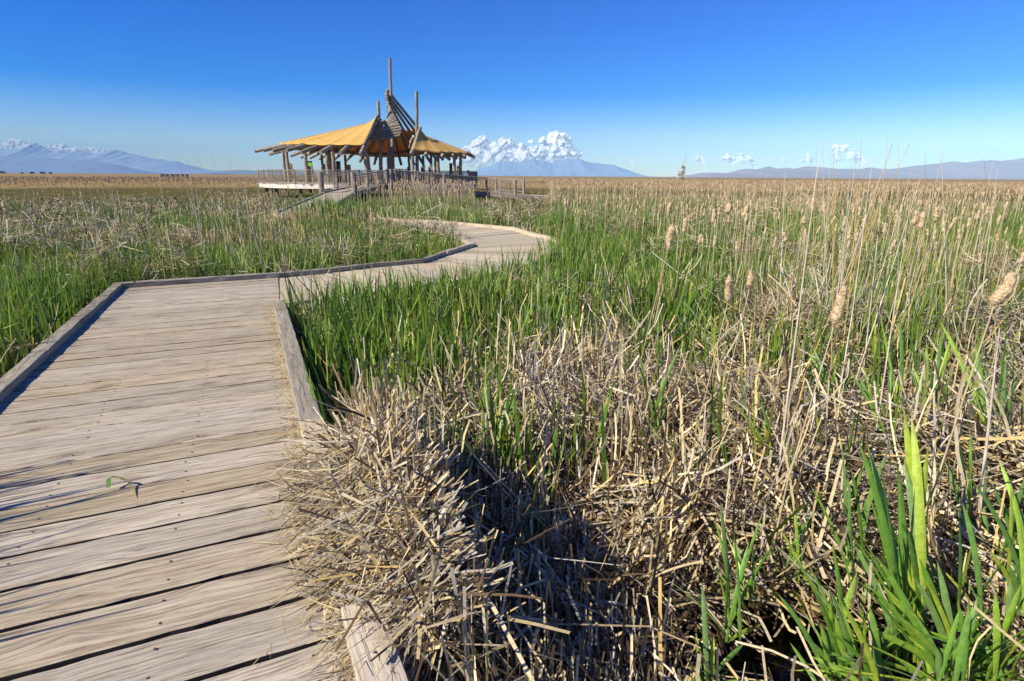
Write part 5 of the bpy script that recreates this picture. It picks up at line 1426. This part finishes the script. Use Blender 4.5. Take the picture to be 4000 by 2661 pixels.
me = bpy.data.meshes.new('far_cattails'); me.from_pydata(np.concatenate(V).tolist(), [], Fc); me.materials.append(M['stalk']); me.materials.append(M['fluff'])
me.polygons.foreach_set('material_index', mi); me.update(); o = bpy.data.objects.new('far_cattails', me); COL.objects.link(o); tag(o, kind='stuff')
for st, hd in protos: bpy.data.objects.remove(st); bpy.data.objects.remove(hd)

# --- tall bare stems
ORD = ['first', 'second', 'third', 'fourth', 'fifth', 'sixth', 'seventh', 'eighth', 'ninth', 'tenth', 'eleventh', 'twelfth', 'thirteenth', 'fourteenth', 'fifteenth', 'sixteenth', 'seventeenth',
       'eighteenth', 'nineteenth', 'twentieth', 'twenty-first', 'twenty-second', 'twenty-third', 'twenty-fourth', 'twenty-fifth', 'twenty-sixth', 'twenty-seventh', 'twenty-eighth']
def stem(top, low, Y, rad, mat, label, group, rise=None):
    a = P(top[0], top[1], Y + random.uniform(-.1, .1)); b = P(low[0], low[1], Y); d = b - a
    k = (a.z - float(gz(b.x, b.y))) / max(.05, -d.z); root = a + d * k
    if (root - a).length > 4.5: root = Vector((b.x + (b.x - a.x) * .3, b.y, float(gz(b.x, b.y))))
    root.z = float(gz(root.x, root.y))
    if blocked(np.array([root.x]), np.array([root.y]), 0)[0]: root.y += .5
    mid = root.lerp(a, .5) + Vector((random.gauss(0, .015), 0, 0))
    mb = MB(); mb.tube(Vector((0, 0, 0)), mid - root, rad, rad * .8, n=6, seg=3, cap=False); mb.tube(mid - root, a - root, rad * .8, rad * .25, n=6, seg=4, cap=False)
    o = mb.build('bare_reed', M[mat], smooth=True); o.location = root; tag(o, label, 'stem', group)
LS = [((12, 628), (17, 760)), ((114, 662), (103, 720)), ((288, 648), (312, 735)), ((329, 620), (348, 735)), ((390, 620), (420, 720)), ((428, 648), (436, 730)), ((607, 592), (626, 718)), ((686, 602), (730, 735)), ((731, 618), (748, 720)), ((758, 629), (768, 715)),
      ((767, 600), (795, 710)), ((827, 585), (850, 735)), ((892, 592), (914, 725)), ((914, 626), (930, 720)), ((948, 628), (958, 720)), ((1004, 606), (1008, 700)), ((1042, 603), (1064, 725))]
for i, (t, b) in enumerate(LS): stem(t, b, random.uniform(8.5, 11), .0055, 'stem_pale', ORD[i] + ' from the left of the thin bare stems standing against the left mountains and sky', 'bare stems at left')
RS = [((2680, 600), (2640, 800)), ((2941, 640), (2939, 712)), ((3067, 662), (3066, 705)), ((3192, 545), (3187, 700)), ((3212, 550), (3217, 705)), ((3250, 530), (3240, 720)), ((3256, 585), (3254, 740)), ((3331, 560), (3319, 710)), ((3348, 600), (3334, 700)), ((3366, 545), (3348, 730)),
      ((3406, 640), (3392, 735)), ((3468, 530), (3446, 740)), ((3492, 540), (3428, 720)), ((3484, 568), (3438, 724)), ((3555, 556), (3470, 745)), ((3510, 555), (3510, 703)), ((3574, 625), (3550, 703)), ((3614, 600), (3612, 740)), ((3595, 697), (3565, 790)), ((3676, 571), (3682, 790)), ((3686, 593), (3644, 765)), ((3842, 620), (3860, 740)), ((3889, 581), (3862, 724)), ((3898, 655), (3889, 725))]
for i, (t, b) in enumerate(sorted(RS)):
    stem(t, b, random.uniform(4.5, 7.5), .0055 if i != 18 else .008, 'stem_pale' if i % 3 else 'stem_gold', ORD[i] + ' from the left of the tall bare stems rising past the right hills', 'tall bare stems at right')
stem((3196, 640), (3085, 1500), 2.9, .0075, 'stem_pale', 'long grey stem leaning across the litter from the bottom up to the right hills', 'tall bare stems at right')
stem((3905, 1280), (3830, 2000), 2.6, .010, 'stem_pale', 'thick pale broken stem below the tilted cattail at the right edge', 'tall bare stems at right')
stem((3560, 760), (3450, 1500), 3.6, .006, 'stem_pale', 'pale stem rising beside the upright pair of green leaves', 'tall bare stems at right')
# tall straw leaves among them
N = 700
a = R(1) * U(22, 42, N); r = U(5.5, 13, N); x, y = r * np.sin(a), r * np.cos(a); c = pal(DRY, N) * 1.05
ok = (rng.random(N) < .25 + fbm(x, y, .7, 300, 2)); x, y, r, c = keep(ok, x, y, r, c); N = len(x)
blades('dry_reeds', M['dry'], np.stack([x, y, gz(x, y)], 1), U(1.2, 1.75, N), U(.004, .008, N), U(0, 6.28, N), np.abs(G(.12, N)), G(.08, N), None, None, None, c * .8, c, 4, 'wisp')
